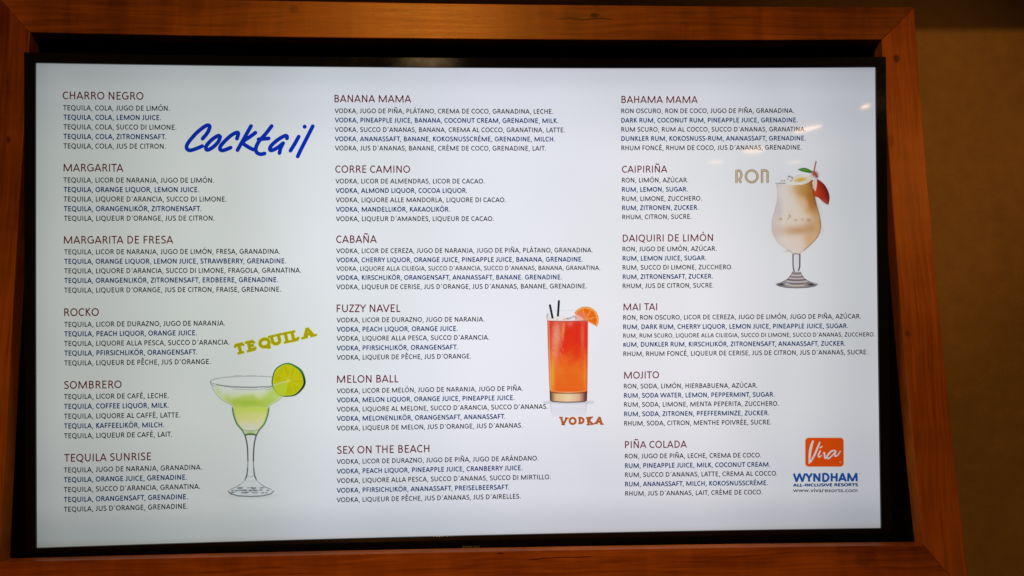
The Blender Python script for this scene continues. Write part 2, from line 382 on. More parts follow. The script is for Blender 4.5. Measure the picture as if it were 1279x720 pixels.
G = {
 'A': (.916, [[(.07, 0), (.458, .97), (.846, 0)], [(.18, .29), (.736, .29)]]),
 'B': (.861, [[(.21, 0), (.21, 1)], [(.21, .94), (.42, .94)]+arc(.42, .735, .22, .205, 80, -80, 7)+[(.42, .53), (.21, .53)], [(.42, .53)]+arc(.44, .295, .26, .235, 80, -80, 7)+[(.42, .06), (.21, .06)]]),
 'C': (.844, [arc(.50, .5, .37, .44, 48, 312, 13)]),
 'D': (.974, [[(.21, 0), (.21, 1)], [(.21, .94), (.40, .94)]+arc(.40, .5, .42, .44, 80, -80, 10)+[(.40, .06), (.21, .06)]]),
 'E': (.773, [[(.68, .94), (.21, .94), (.21, .06), (.69, .06)], [(.21, .52), (.63, .52)]]),
 'F': (.727, [[(.66, .94), (.21, .94), (.21, 0)], [(.21, .48), (.61, .48)]]),
 'G': (.998, [arc(.53, .5, .40, .44, 50, 318, 13)+[(.85, .13), (.85, .47), (.58, .47)]]),
 'H': (.986, [[(.21, 0), (.21, 1)], [(.776, 0), (.776, 1)], [(.21, .52), (.776, .52)]]),
 'I': (.398, [[(.2, 0), (.2, 1)]]),
 'J': (.505, [[(.31, 1), (.31, .26)]+arc(.16, .24, .15, .185, 0, -90, 5)+[(.04, .07)]]),
 'K': (.822, [[(.21, 0), (.21, 1)], [(.21, .50), (.68, 1)], [(.30, .60), (.75, 0)]]),
 'L': (.665, [[(.21, 1), (.21, .06), (.63, .06)]]),
 'M': (1.353, [[(.19, 0), (.22, .96), (.676, .05), (1.133, .96), (1.163, 0)]]),
 'N': (1.022, [[(.21, 0), (.21, 1)], [(.812, 0), (.812, 1)], [(.23, .95), (.792, .05)]]),
 'O': (1.048, [arc(.524, .5, .40, .44, 0, 360, 18)]),
 'P': (.818, [[(.21, 0), (.21, 1)], [(.21, .94), (.40, .94)]+arc(.40, .69, .26, .25, 80, -80, 8)+[(.40, .44), (.21, .44)]]),
 'Q': (1.065, [arc(.524, .5, .40, .44, 0, 360, 18), [(.56, .06), (.76, -.06), (.97, -.10)]]),
 'R': (.859, [[(.21, 0), (.21, 1)], [(.21, .94), (.40, .94)]+arc(.40, .715, .25, .225, 80, -80, 8)+[(.40, .49), (.21, .49)], [(.46, .50), (.60, .33), (.75, 0)]]),
 'S': (.727, [spline([(.60, .87), (.48, .935), (.34, .94), (.17, .85), (.16, .68), (.32, .54), (.50, .44), (.61, .30), (.55, .12), (.38, .055), (.22, .065), (.09, .13)], 2)]),
 'T': (.771, [[(.02, .94), (.75, .94)], [(.385, 0), (.385, .94)]]),
 'U': (1.015, [[(.2, 1), (.2, .36)]+arc(.508, .36, .308, .305, 190, 350, 9)+[(.816, .36), (.816, 1)]]),
 'V': (.898, [[(.06, 1), (.449, .03), (.838, 1)]]),
 'W': (1.408, [[(.07, 1), (.37, .03), (.704, .97), (1.04, .03), (1.34, 1)]]),
 'X': (.821, [[(.07, 0), (.75, 1)], [(.07, 1), (.75, 0)]]),
 'Y': (.771, [[(.04, 1), (.385, .46), (.73, 1)], [(.385, .46), (.385, 0)]]),
 'Z': (.741, [[(.09, .94), (.64, .94), (.09, .06), (.67, .06)]]),
 ',': (.395, [[(.21, .10), (.20, -.02), (.12, -.20)]]),
 '.': (.400, [[(.19, 0), (.19, .16)]]),
 '-': (.484, [[(.07, .38), (.41, .38)]]),
 "´": (.46, [[(.20, .78), (.31, 1.02)]]),
 ' ': (.358, []),
}
ACC = {'Á': ('A', 'a'), 'É': ('E', 'a'), 'È': ('E', 'g'), 'Ê': ('E', 'c'), 'Í': ('I', 'a'), 'Ó': ('O', 'a'), 'Ú': ('U', 'a'), 'Ñ': ('N', 't'), 'Ö': ('O', 'd'), 'Ü': ('U', 'd')}
def accent(kind, cx):
    if kind == 'a': return [[(cx-.03, 1.12), (cx+.10, 1.32)]]
    if kind == 'g': return [[(cx+.03, 1.12), (cx-.10, 1.32)]]
    if kind == 'c': return [[(cx-.15, 1.12), (cx, 1.30), (cx+.15, 1.12)]]
    if kind == 'd': return [[(cx-.15, 1.13), (cx-.15, 1.27)], [(cx+.15, 1.13), (cx+.15, 1.27)]]
    return [[(cx-.22, 1.13), (cx-.13, 1.24), (cx, 1.19), (cx+.12, 1.15), (cx+.22, 1.26)]]
KERN = {'LA': 0, 'AV': -.06, 'VO': -.03, 'AT': -.08, 'TA': -.08, 'LT': -.08, 'A,': 0, 'A.': 0, 'P,': -.1, 'LV': -.06, 'T.': -.08, 'T,': -.08, 'Y,': -.08, 'F,': -.1, 'FA': -.05}
def layout(text):
    x, out = 0.0, []
    small = False
    prev = ''
    for ch in text:
        s = 1.0
        if ch == 'ʀ': ch, s = 'R', .78
        x += KERN.get(prev+ch, 0)
        base, acc = ACC.get(ch, (ch, None))
        adv, st = G[base]
        st = list(st) + (accent(acc, adv/2) if acc else [])
        for sx in st: out.append([(x+p[0]*s, p[1]*s) for p in sx])
        x += adv*s; prev = ch
    return out, x
def ribbon(pts, w):
    """outline of a polyline of width w: two offset rows"""
    P = [np.array(p, float) for p in pts]
    Q = [P[0]]
    for p in P[1:]:
        if np.linalg.norm(p-Q[-1]) > 1e-6: Q.append(p)
    P = Q; closed = len(P) > 3 and np.linalg.norm(P[0]-P[-1]) < 1e-4
    rows = []
    for i in range(len(P)):
        a = P[i]-P[i-1] if i > 0 else (P[0]-P[-2] if closed else P[1]-P[0])
        b = P[i+1]-P[i] if i < len(P)-1 else (P[1]-P[0] if closed else P[-1]-P[-2])
        a = a/np.linalg.norm(a); b = b/np.linalg.norm(b)
        m = a+b; L = np.linalg.norm(m)
        if L < 1e-6: m = a
        else: m = m/L
        n = np.array((-m[1], m[0])); na = np.array((-a[1], a[0])); s = 1/max(.5, abs(n.dot(na)))
        ww = w[i] if isinstance(w, (list, tuple)) else w
        rows.append((P[i]+n*ww/2*s, P[i]-n*ww/2*s))
    return rows
def split(pts, w):            # cut a line at its hairpin corners, so that both arms keep their full width
    out, cur = [], [tuple(pts[0])]
    for i in range(1, len(pts)-1):
        a = np.subtract(pts[i], pts[i-1]); b = np.subtract(pts[i+1], pts[i]); la, lb = np.linalg.norm(a), np.linalg.norm(b)
        if la > 1e-6 and lb > 1e-6 and a.dot(b)/(la*lb) < -.25:
            e = a/la*w*.12; f = b/lb*w*.12
            cur.append(tuple(np.add(pts[i], e))); out.append(cur); cur = [tuple(np.subtract(pts[i], f))]
        else: cur.append(tuple(pts[i]))
    cur.append(tuple(pts[-1])); out.append(cur); return out
class Ink:
    """collects ribbons and polygons in photo pixels, becomes one flat mesh on the panel"""
    def __init__(s): s.v, s.f, s.h, s.c, s.k = [], [], [], [], 0
    def stroke(s, pts, w, col, lift=0.0):
        rows = ribbon(pts, w); b = len(s.v); h = .00012+lift+(s.k % 12)*.00001; s.k += 1
        for l, r in rows: s.v += [l, r]; s.h += [h, h]; s.c += [col, col]
        for i in range(len(rows)-1): s.f.append((b+2*i, b+2*i+1, b+2*i+3, b+2*i+2))
    def poly(s, pts, col, lift=0.0):
        b = len(s.v); h = .00012+lift+(s.k % 12)*.00001; s.k += 1
        for p in pts: s.v.append(np.array(p, float)); s.h.append(h); s.c.append(col)
        s.f.append(tuple(range(b, b+len(pts))))
    def disc(s, c, r, col, lift=0.0, n=14): s.poly([(c[0]+r*math.cos(2*math.pi*i/n), c[1]+r*math.sin(2*math.pi*i/n)) for i in range(n)], col, lift)
    def text(s, txt, x0, y0, x1, y1, col, weight=.135, cap=None, aspect=1.0):
        st, adv = layout(txt)
        xs = [p[0] for q in st for p in q]; lo, hi = min(xs)-weight/2, max(xs)+weight/2
        k = (x1-x0)/(hi-lo); c = k*aspect if cap is None else cap
        sl = (y1-y0)/(x1-x0)
        for q in [z for q0 in st for z in split(q0, weight)]:
            # ribbon widths are made in glyph space so that squeezed lines keep even strokes
            rows = ribbon(q, weight); b = len(s.v); h = .00012+(s.k % 12)*.00001; s.k += 1
            for pr in rows:
                for p in pr:
                    X_ = x0+(p[0]-lo)*k; s.v.append(np.array((X_, y0+(X_-x0)*sl-p[1]*c))); s.h.append(h); s.c.append(col)
            for i in range(len(rows)-1): s.f.append((b+2*i, b+2*i+1, b+2*i+3, b+2*i+2))
    def build(s, name, parent=screen, label=None):
        L = sp_arr(np.array(s.v)); L[:, 2] = s.h
        me = bpy.data.meshes.new(name); me.from_pydata([tuple(p) for p in L], [], s.f); me.update()
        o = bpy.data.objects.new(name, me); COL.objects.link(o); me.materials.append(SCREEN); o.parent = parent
        set_print(o, s.c)
        if label: o['label'] = label
        return o

def rel(rgb, base=(206, 208, 211)):     # colour as shown / white panel there -> what the panel prints
    a, b = srgb(*rgb), srgb(*base); return tuple(min(1.0, x/y) for x, y in zip(a, b))
MAROON = rel((92, 4, 28)); GREY = rel((16, 18, 20)); NAVY = rel((0, 42, 98))
MENU = [
 ('CHARRO NEGRO', 78.3, 124.3, 179.3, 125.0, [
  ('TEQUILA, COLA, JUGO DE LIMÓN.', 78.3, 138.0, 212.0, 138.7), ('TEQUILA, COLA, LEMON JUICE.', 78.7, 149.8, 201.3, 150.3),
  ('TEQUILA, COLA, SUCCO DI LIMONE.', 78.7, 161.8, 220.3, 162.4), ('TEQUILA, COLA, ZITRONENSAFT.', 78.7, 173.8, 207.7, 174.3),
  ('TEQUILA, COLA, JUS DE CITRON.', 78.7, 185.7, 207.0, 186.1)]),
 ('MARGARITA', 79.3, 214.4, 154.3, 214.7, [
  ('TEQUILA, LICOR DE NARANJA, JUGO DE LIMÓN.', 78.7, 228.2, 267.3, 228.6), ('TEQUILA, ORANGE LIQUOR, LEMON JUICE.', 78.9, 240.1, 248.8, 240.3),
  ('TEQUILA, LIQUORE D´ARANCIA, SUCCO DI LIMONE.', 79.0, 252.0, 283.0, 252.1), ('TEQUILA, ORANGENLIKÖR, ZITRONENSAFT.', 79.2, 264.1, 251.5, 264.0),
  ('TEQUILA, LIQUEUR D´ORANGE, JUS DE CITRON.', 79.4, 276.1, 268.0, 275.8)]),
 ('MARGARITA DE FRESA', 79.7, 304.7, 216.5, 304.4, [
  ('TEQUILA, LICOR DE NARANJA, JUGO DE LIMÓN, FRESA, GRANADINA.', 79.7, 318.0, 349.9, 317.2), ('TEQUILA, ORANGE LIQUOR, LEMON JUICE, STRAWBERRY, GRENADINE.', 79.7, 329.8, 357.5, 329.2),
  ('TEQUILA, LIQUORE D´ARANCIA, SUCCO DI LIMONE, FRAGOLA, GRANATINA.', 79.7, 341.7, 376.3, 340.8), ('TEQUILA, ORANGENLIKÖR, ZITRONENSAFT, ERDBEERE, GRENADINE.', 79.7, 353.7, 347.4, 352.6),
  ('TEQUILA, LIQUEUR D´ORANGE, JUS DE CITRON, FRAISE, GRENADINE.', 79.7, 365.8, 350.9, 364.6)]),
 ('ROCKO', 80.2, 395.2, 123.6, 394.9, [
  ('TEQUILA, LICOR DE DURAZNO, JUGO DE NARANJA.', 79.7, 408.6, 281.2, 406.8), ('TEQUILA, PEACH LIQUOR, ORANGE JUICE.', 79.7, 420.4, 246.0, 419.0),
  ('TEQUILA, LIQUORE ALLA PESCA, SUCCO D´ARANCIA.', 79.7, 432.4, 286.6, 430.7), ('TEQUILA, PFIRSICHLIKÖR, ORANGENSAFT.', 79.7, 444.5, 246.2, 443.0),
  ('TEQUILA, LIQUEUR DE PÊCHE, JUS D´ORANGE.', 79.7, 456.8, 263.2, 454.9)]),
 ('SOMBRERO', 79.7, 486.0, 152.0, 485.1, [
  ('TEQUILA, LICOR DE CAFÉ, LECHE.', 79.5, 498.8, 210.8, 497.4), ('TEQUILA, COFFEE LIQUOR, MILK.', 79.5, 511.0, 210.8, 509.5),
  ('TEQUILA, LIQUORE AL CAFFÈ, LATTE.', 79.5, 523.3, 225.2, 521.6), ('TEQUILA, KAFFEELIKÖR, MILCH.', 79.5, 535.5, 205.2, 533.8),
  ('TEQUILA, LIQUEUR DE CAFÉ, LAIT.', 79.5, 547.8, 214.8, 545.7)]),
 ('TEQUILA SUNRISE', 79.5, 577.1, 189.5, 574.9, [
  ('TEQUILA, JUGO DE NARANJA, GRANADINA.', 79.2, 590.6, 252.2, 586.8), ('TEQUILA, ORANGE JUICE, GRENADINE.', 79.2, 602.7, 233.6, 599.3),
  ('TEQUILA, SUCCO D´ARANCIA, GRANATINA.', 79.2, 615.0, 250.0, 610.8), ('TEQUILA, ORANGENSAFT, GRENADINE.', 79.2, 627.4, 234.6, 623.6),
  ('TEQUILA, JUS D´ORANGE, GRENADINE.', 79.2, 639.6, 234.6, 635.5)]),
 ('BANANA MAMA', 417.8, 128.0, 513.7, 128.3, [
  ('VODKA, JUGO DE PIÑA, PLÁTANO, CREMA DE COCO, GRANADINA, LECHE.', 417.8, 141.6, 691.0, 142.4), ('VODKA, PINEAPPLE JUICE, BANANA, COCONUT CREAM, GRENADINE, MILK.', 418.0, 153.2, 697.3, 154.0),
  ('VODKA, SUCCO D´ANANAS, BANANA, CREMA AL COCCO, GRANATINA, LATTE.', 418.0, 165.0, 705.7, 165.6), ('VODKA, ANANASSAFT, BANANE, KOKOSNUSSCRÉME, GRENADINE, MILCH.', 418.0, 176.6, 693.3, 177.0),
  ('VODKA, JUS D´ANANAS, BANANE, CRÈME DE COCO, GRENADINE, LAIT.', 418.2, 188.2, 681.7, 188.5)]),
 ('CORRE CAMINO', 418.8, 216.1, 512.3, 216.2, [
  ('VODKA, LICOR DE ALMENDRAS, LICOR DE CACAO.', 418.8, 229.4, 605.3, 229.5), ('VODKA, ALMOND LIQUOR, COCOA LIQUOR.', 419.0, 241.2, 583.6, 241.2),
  ('VODKA, LIQUORE ALLE MANDORLA, LIQUORE DI CACAO.', 419.2, 252.9, 631.8, 252.8), ('VODKA, MANDELLIKÖR, KAKAOLIKÖR.', 419.3, 264.7, 562.0, 264.6),
  ('VODKA, LIQUEUR D´AMANDES, LIQUEUR DE CACAO.', 419.5, 276.5, 616.8, 276.3)]),
 ('CABAÑA', 419.9, 303.8, 470.7, 303.6, [
  ('VODKA, LICOR DE CEREZA, JUGO DE NARANJA, JUGO DE PIÑA, PLÁTANO, GRANADINA.', 419.8, 316.5, 740.2, 315.4), ('VODKA, CHERRY LIQUOR, ORANGE JUICE, PINEAPPLE JUICE, BANANA, GRENADINE.', 419.9, 327.9, 728.0, 327.0),
  ('VODKA, LIQUORE ALLA CILIEGIA, SUCCO D´ARANCIA, SUCCO D´ANANAS, BANANA, GRANATINA.', 420.0, 338.5, 749.7, 337.4), ('VODKA, KIRSCHLIKÖR, ORANGENSAFT, ANANASSAFT, BANANE. GRENADINE.', 420.0, 350.0, 701.9, 349.2),
  ('VODKA, LIQUEUR DE CERISE, JUS D´ORANGE, JUS D´ANANAS, BANANE, GRENADINE.', 420.0, 361.6, 733.0, 360.4)]),
 ('FUZZY NAVEL', 420.5, 390.2, 500.7, 389.9, [
  ('VODKA, LICOR DE DURAZNO, JUGO DE NARANJA.', 420.3, 403.0, 605.0, 401.8), ('VODKA, PEACH LIQUOR, ORANGE JUICE.', 420.3, 414.6, 571.7, 413.5),
  ('VODKA, LIQUORE ALLA PESCA, SUCCO D´ARANCIA.', 420.3, 426.0, 611.0, 424.5), ('VODKA, PFIRSICHLIKÖR, ORANGENSAFT.', 420.3, 438.0, 571.7, 436.7),
  ('VODKA, LIQUEUR DE PÊCHE, JUS D´ORANGE.', 420.4, 449.7, 588.4, 448.0)]),
 ('MELON BALL', 420.8, 478.5, 498.3, 477.8, [
  ('VODKA, LICOR DE MELÓN, JUGO DE NARANJA, JUGO DE PIÑA.', 420.5, 491.5, 653.0, 488.2), ('VODKA, MELON LIQUOR, ORANGE JUICE, PINEAPPLE JUICE.', 420.5, 502.9, 642.7, 499.9),
  ('VODKA, LIQUORE AL MELONE, SUCCO D´ARANCIA, SUCCO D´ANANAS.', 420.5, 514.5, 684.0, 510.8), ('VODKA, MELONENLIKÖR, ORANGENSAFT, ANANASSAFT.', 420.5, 526.0, 631.2, 523.3),
  ('VODKA, LIQUEUR DE MELON, JUS D´ORANGE, JUS D´ANANAS.', 420.5, 538.1, 652.6, 534.3)]),
 ('SEX ON THE BEACH', 420.6, 567.1, 536.4, 565.2, [
  ('VODKA, LICOR DE DURAZNO, JUGO DE PIÑA, JUGO DE ARÁNDANO.', 420.4, 579.8, 672.4, 575.4), ('VODKA, PEACH LIQUOR, PINEAPPLE JUICE, CRANBERRY JUICE.', 420.4, 591.8, 652.6, 587.5),
  ('VODKA, LIQUORE ALLA PESCA, SUCCO D´ANANAS, SUCCO DI MIRTILLO.', 420.4, 603.6, 687.9, 598.8), ('VODKA, PFIRSICHLIKÖR, ANANASSAFT, PREISELBEERSAFT.', 420.4, 615.7, 636.1, 611.5),
  ('VODKA, LIQUEUR DE PÊCHE, JUS D´ANANAS, JUS D´AIRELLES.', 420.3, 627.6, 650.4, 622.9)]),
 ('BAHAMA MAMA', 776.2, 129.0, 871.6, 129.1, [
  ('RON OSCURO, RON DE COCO, JUGO DE PIÑA, GRANADINA.', 776.0, 141.7, 991.7, 141.3), ('DARK RUM, COCONUT RUM, PINEAPPLE JUICE, GRENADINE.', 776.0, 153.4, 996.2, 153.0),
  ('RUM SCURO, RUM AL COCCO, SUCCO D´ANANAS, GRANATINA.', 776.0, 164.9, 1006.2, 164.4), ('DUNKLER RUM, KOKOSNUSS-RUM, ANANASSAFT, GRENADINE.', 776.0, 176.3, 1006.2, 175.7),
  ('RHUM FONCÉ, RHUM DE COCO, JUS D´ANANAS, GRENADINE.', 776.1, 188.0, 1001.3, 187.1)]),
 ('CAIPIRIÑA', 776.8, 216.1, 833.5, 215.7, [
  ('RON, LIMÓN, AZÚCAR.', 776.8, 228.2, 859.6, 228.0), ('RUM, LEMON, SUGAR.', 776.8, 239.9, 859.0, 239.5),
  ('RUM, LIMONE, ZUCCHERO.', 776.8, 251.4, 876.6, 250.9), ('RUM, ZITRONEN, ZUCKER.', 777.0, 262.9, 872.5, 262.2), ('RHUM, CITRON, SUCRE.', 777.2, 274.2, 863.7, 273.5)]),
 ('DAIQUIRI DE LIMÓN', 777.8, 302.3, 890.5, 301.5, [
  ('RON, JUGO DE LIMÓN, AZÚCAR.', 777.5, 314.3, 894.9, 313.6), ('RUM, LEMON JUICE, SUGAR.', 777.6, 325.9, 882.0, 325.2),
  ('RUM, SUCCO DI LIMONE, ZUCCHERO.', 777.6, 337.3, 914.9, 336.6), ('RUM, ZITRONENSAFT, ZUCKER.', 777.7, 348.9, 890.3, 348.1), ('RHUM, JUS DE CITRON, SUCRE.', 777.7, 360.3, 891.4, 359.4)]),
 ('MAI TAI', 778.6, 388.1, 820.8, 387.8, [
  ('RON, RON OSCURO, LICOR DE CEREZA, JUGO DE LIMÓN, JUGO DE PIÑA, AZÚCAR.', 778.3, 399.7, 1075.3, 398.1), ('RUM, DARK RUM, CHERRY LIQUOR, LEMON JUICE, PINEAPPLE JUICE, SUGAR.', 778.3, 411.4, 1059.2, 410.1),
  ('RUM, RUM SCURO, LIQUORE ALLA CILIEGIA, SUCCO DI LIMONE, SUCCO D´ANANAS, ZUCCHERO.', 778.3, 422.1, 1092.6, 420.5), ('ʀUM, DUNKLER RUM, KIRSCHLIKÖR, ZITRONENSAFT, ANANASSAFT, ZUCKER.', 778.5, 433.4, 1055.8, 432.0),
  ('RHUM, RHUM FONCÉ, LIQUEUR DE CERISE, JUS DE CITRON, JUS D´ANANAS, SUCRE.', 778.6, 445.1, 1083.8, 442.8)]),
 ('MOJITO', 779.4, 473.4, 823.2, 472.8, [
  ('RON, SODA, LIMÓN, HIERBABUENA, AZÚCAR.', 779.2, 485.5, 945.8, 484.4), ('RUM, SODA WATER, LEMON, PEPPERMINT, SUGAR.', 779.3, 497.1, 967.4, 495.7),
  ('RUM, SODA, LIMONE, MENTA PEPERITA, ZUCCHERO.', 779.4, 508.4, 972.6, 507.1), ('RUM, SODA, ZITRONEN, PFEFFERMINZE, ZUCKER.', 779.5, 520.2, 960.6, 518.8),
  ('RHUM, SODA, CITRON, MENTHE POIVRÉE, SUCRE.', 779.6, 531.9, 963.2, 530.3)]),
 ('PIÑA COLADA', 780.6, 560.1, 858.0, 559.4, [
  ('RON, JUGO DE PIÑA, LECHE, CREMA DE COCO.', 780.5, 572.9, 950.7, 571.5), ('RUM, PINEAPPLE JUICE, MILK, COCONUT CREAM.', 780.5, 584.8, 962.0, 583.1),
  ('RUM, SUCCO D´ANANAS, LATTE, CREMA AL COCCO.', 780.6, 596.2, 971.0, 594.3), ('RUM, ANANASSAFT, MILCH, KOKOSNUSSCRÉME.', 780.7, 607.8, 959.0, 606.1),
  ('RHUM, JUS D´ANANAS, LAIT, CRÈME DE COCO.', 780.9, 619.5, 952.2, 617.7)]),
]
for title, x0, y0, x1, y1, lines in MENU:
    k = Ink(); k.text(title, x0, y0, x1, y1, MAROON, .148); k.build('drink_name', label='maroon heading reading %s' % title.title())
    for i, (txt, a, b, c, d) in enumerate(lines):
        k = Ink(); k.text(txt, a, b, c, d, NAVY if i in (1, 3) else GREY, .195 if i in (1, 3) else .172)
        k.build('ingredient_line', label='navy bold ingredient line' if i in (1, 3) else 'thin grey ingredient line')

# handwritten title
def P7(pts, ox=220, oy=140, s=7.106): return [(ox+x/s, oy+y/s) for x, y in pts]
BLUE = rel((0, 42, 162)); k = Ink()
for st in ([(235, 238), (275, 190), (298, 140), (290, 120), (262, 125), (200, 170), (140, 232), (98, 290), (95, 325), (122, 342), (175, 328), (232, 304)],
           [(392, 222), (372, 212), (320, 245), (275, 292), (264, 325), (282, 338), (330, 312), (375, 265), (390, 225)],
           [(540, 238), (552, 195), (538, 184), (490, 208), (430, 262), (393, 308), (392, 335), (420, 342), (484, 318)],
           [(665, 126), (620, 206), (545, 340)], [(704, 185), (655, 222), (592, 270), (640, 312), (686, 335)],
           [(848, 126), (795, 195), (735, 262), (708, 320), (714, 358), (748, 376), (785, 370)], [(732, 244), (780, 240), (822, 236)],
           [(984, 236), (984, 218), (962, 214), (900, 250), (845, 300), (832, 332), (850, 342), (900, 318), (948, 280)], [(950, 278), (928, 322), (917, 366)],
           [(1088, 220), (1055, 280), (1015, 345)], [(1213, 128), (1160, 232), (1110, 330), (1079, 396)]):
    c = spline(P7(st), 5); k.stroke(c, 4.9, BLUE)
    for e in (c[0], c[-1]): k.disc(e, 2.45, BLUE)
k.disc(P7([(1141, 132)])[0], 2.6, BLUE)
k.build('handwritten_title', label='large blue handwritten word Cocktail')

# slab lettering: thick strokes plus serifs
def slab(k, ch, cx, cy, h, ang, col, w, wd=.8, lift=0.0, serif=.30):
    adv, st = G[ch]; ca, sa = math.cos(ang), math.sin(ang)
    xs = [p[0] for q in st for p in q]; mx = (min(xs)+max(xs))/2
    def T(p): x, y = (p[0]-mx)*h*wd, -(p[1]-.5)*h; return (cx+x*ca-y*sa, cy+x*sa+y*ca)
    for q0 in st:
        for q in split(q0, .3): k.stroke([T(p) for p in q], w, col, lift)
    feet = {'T': [(.385, 0), (.02, .82, 1), (.75, .82, 1)], 'E': [(.21, 0), (.21, 1), (.68, .82, 1), (.69, .18, 1)], 'U': [(.2, 1), (.816, 1)], 'I': [(.2, 0), (.2, 1)],
            'L': [(.21, 1), (.21, 0), (.63, .18, 1)], 'A': [(.06, 0), (.856, 0)], 'V': [(.06, 1), (.838, 1), (.449, .03)], 'D': [(.21, 0), (.21, 1)],
            'K': [(.21, 0), (.21, 1), (.68, 1), (.75, 0)]}.get(ch, [])
    for f in feet:
        if len(f) == 3: k.stroke([T((f[0], f[1]-.14)), T((f[0], f[1]+.14))], w*.7, col, lift)
        else: k.stroke([T((f[0]-serif, f[1])), T((f[0]+serif, f[1]))], w*.72, col, lift)
k = Ink(); TQ = [('T', 299.6, 435.5), ('E', 314.8, 432.0), ('Q', 330.8, 428.6), ('U', 344.6, 424.8), ('I', 357.6, 422.0), ('L', 368.9, 419.6), ('A', 384.8, 415.4)]
for ch, x, y in TQ: slab(k, ch, x, y, 11.0, -.235, rel((212, 206, 110)), 5.6, 1.32)
for ch, x, y in TQ: slab(k, ch, x, y, 11.0, -.235, rel((158, 148, 10)), 3.8, 1.32, .0002)
k.build('section_word', label='slanted olive yellow slab lettering reading Tequila')
k = Ink(); VK = [('V', 703.8, 526.4, .10), ('O', 715.2, 526.0, 0), ('D', 726.4, 525.4, -.05), ('K', 737.0, 526.0, -.12), ('A', 748.4, 525.2, .12)]
for ch, x, y, a in VK: slab(k, ch, x, y, 8.6 if ch != 'D' else 7.2, a, rel((222, 196, 178), (214, 215, 219)), 3.8, 1.08, 0, .26)
for ch, x, y, a in VK: slab(k, ch, x, y, 8.6 if ch != 'D' else 7.2, a, rel((160, 82, 44), (214, 215, 219)), 2.5, 1.08, .0002, .26)
k.build('section_word', label='brown bouncing slab lettering reading Vodka')
k = Ink(); GD, GL = rel((148, 128, 98)), rel((190, 174, 146)); ron = []
def P18(pts): return [(910+x/18, 200+y/18) for x, y in pts]
ron.append(P18([(178, 222), (178, 520)])); ron.append(P18([(190, 243), (235, 243)]+[(235+52*math.cos(a), 338-96*math.sin(a)) for a in np.linspace(1.4, -1.0, 9)]+[(222, 432)])); ron.append(P18([(235, 430), (278, 520)]))
ron.append(P18([(519+131*math.cos(a), 370+133*math.sin(a)) for a in np.linspace(0, 2*math.pi, 29)]))
ron.append(P18([(752, 520), (752, 240), (830, 240)]+[(830+46*math.cos(a), 286-46*math.sin(a)) for a in np.linspace(1.4, 0, 6)]+[(876, 520)]))
for q in ron: k.stroke(q, 3.1, GD)
for q in ron: k.stroke(q, .9, GL, .0002)
k.build('section_word', label='gold art deco lettering reading Ron')

# hotel badge and address
k = Ink(); OR = rel((198, 62, 8), (186, 186, 192)); HAL = rel((224, 176, 156), (200, 200, 202))
def rrect(x0, y0, x1, y1, r):
    o = []
    for cx, cy, a in ((x1-r, y0+r, -90), (x1-r, y1-r, 0), (x0+r, y1-r, 90), (x0+r, y0+r, 180)):
        o += [(cx+r*math.cos(math.radians(a+t)), cy+r*math.sin(math.radians(a+t))) for t in (0, 22, 45, 68, 90)]
    return o
k.poly(rrect(1005.2, 546.4, 1054.2, 583.6, 4.6), HAL); k.poly(rrect(1005.9, 547.2, 1053.5, 582.9, 4.0), OR, .00015)
WH = rel((232, 222, 214), (236, 236, 238)); L8 = lambda pts: [(980+x/8, 540+y/8) for x, y in pts]
def taper(pts, ws, n=4):
    c = spline(L8(pts), n); t = np.linspace(0, len(ws)-1, len(c)); return c, list(np.interp(t, range(len(ws)), ws))
for pts, ws in (([(284, 84), (262, 150), (250, 225), (246, 300)], [2.2, 3.4, 3.0, 2.0]), ([(236, 316), (262, 290), (300, 222), (330, 150), (352, 96)], [.9, 2.2, 2.4, 2.4, 1.6]),
                ([(358, 182), (342, 214), (336, 240), (350, 247), (372, 228)], [1.6, 2.0, 2.0, 1.6, 1.0]), ([(350, 158), (376, 140)], [1.9, 1.4]),
                ([(380, 212), (396, 206), (399, 236), (406, 260), (430, 234), (454, 192)], [1.0, 1.8, 2.2, 2.0, 1.6, 1.2]),
                ([(512, 184), (474, 186), (438, 218), (422, 250), (440, 262), (480, 226), (512, 186)], [1.4, 2.0, 2.2, 2.2, 1.8, 1.5, 1.4]),
                ([(512, 186), (500, 222), (506, 240), (532, 226), (556, 186)], [1.8, 2.0, 1.8, 1.6, 1.2])):
    c, w = taper(pts, ws); k.stroke(c, w, WH, .0003)
k.stroke(L8([(556+9*math.cos(a), 300+9*math.sin(a)) for a in np.linspace(0, 6.283, 10)]), .5, rel((226, 150, 100)), .0003)
k.build('badge', label='orange rounded badge with white script lettering')
NB_ = rel((14, 66, 132), (186, 186, 192))
k = Ink(); k.text('WYNDHAM', 990.2, 602.1, 1071.3, 601.4, NB_, .25, 10.4); k.disc((1073.6, 591.9), .6, NB_); k.build('brand_line', label='large blue capitals under the orange badge')
k = Ink(); k.text('ALL-INCLUSIVE RESORTS', 990.2, 607.9, 1071.8, 607.4, rel((20, 62, 104), (186, 186, 192)), .30, 3.5)
k.build('brand_line', label='tiny spaced blue capitals under the large capitals')
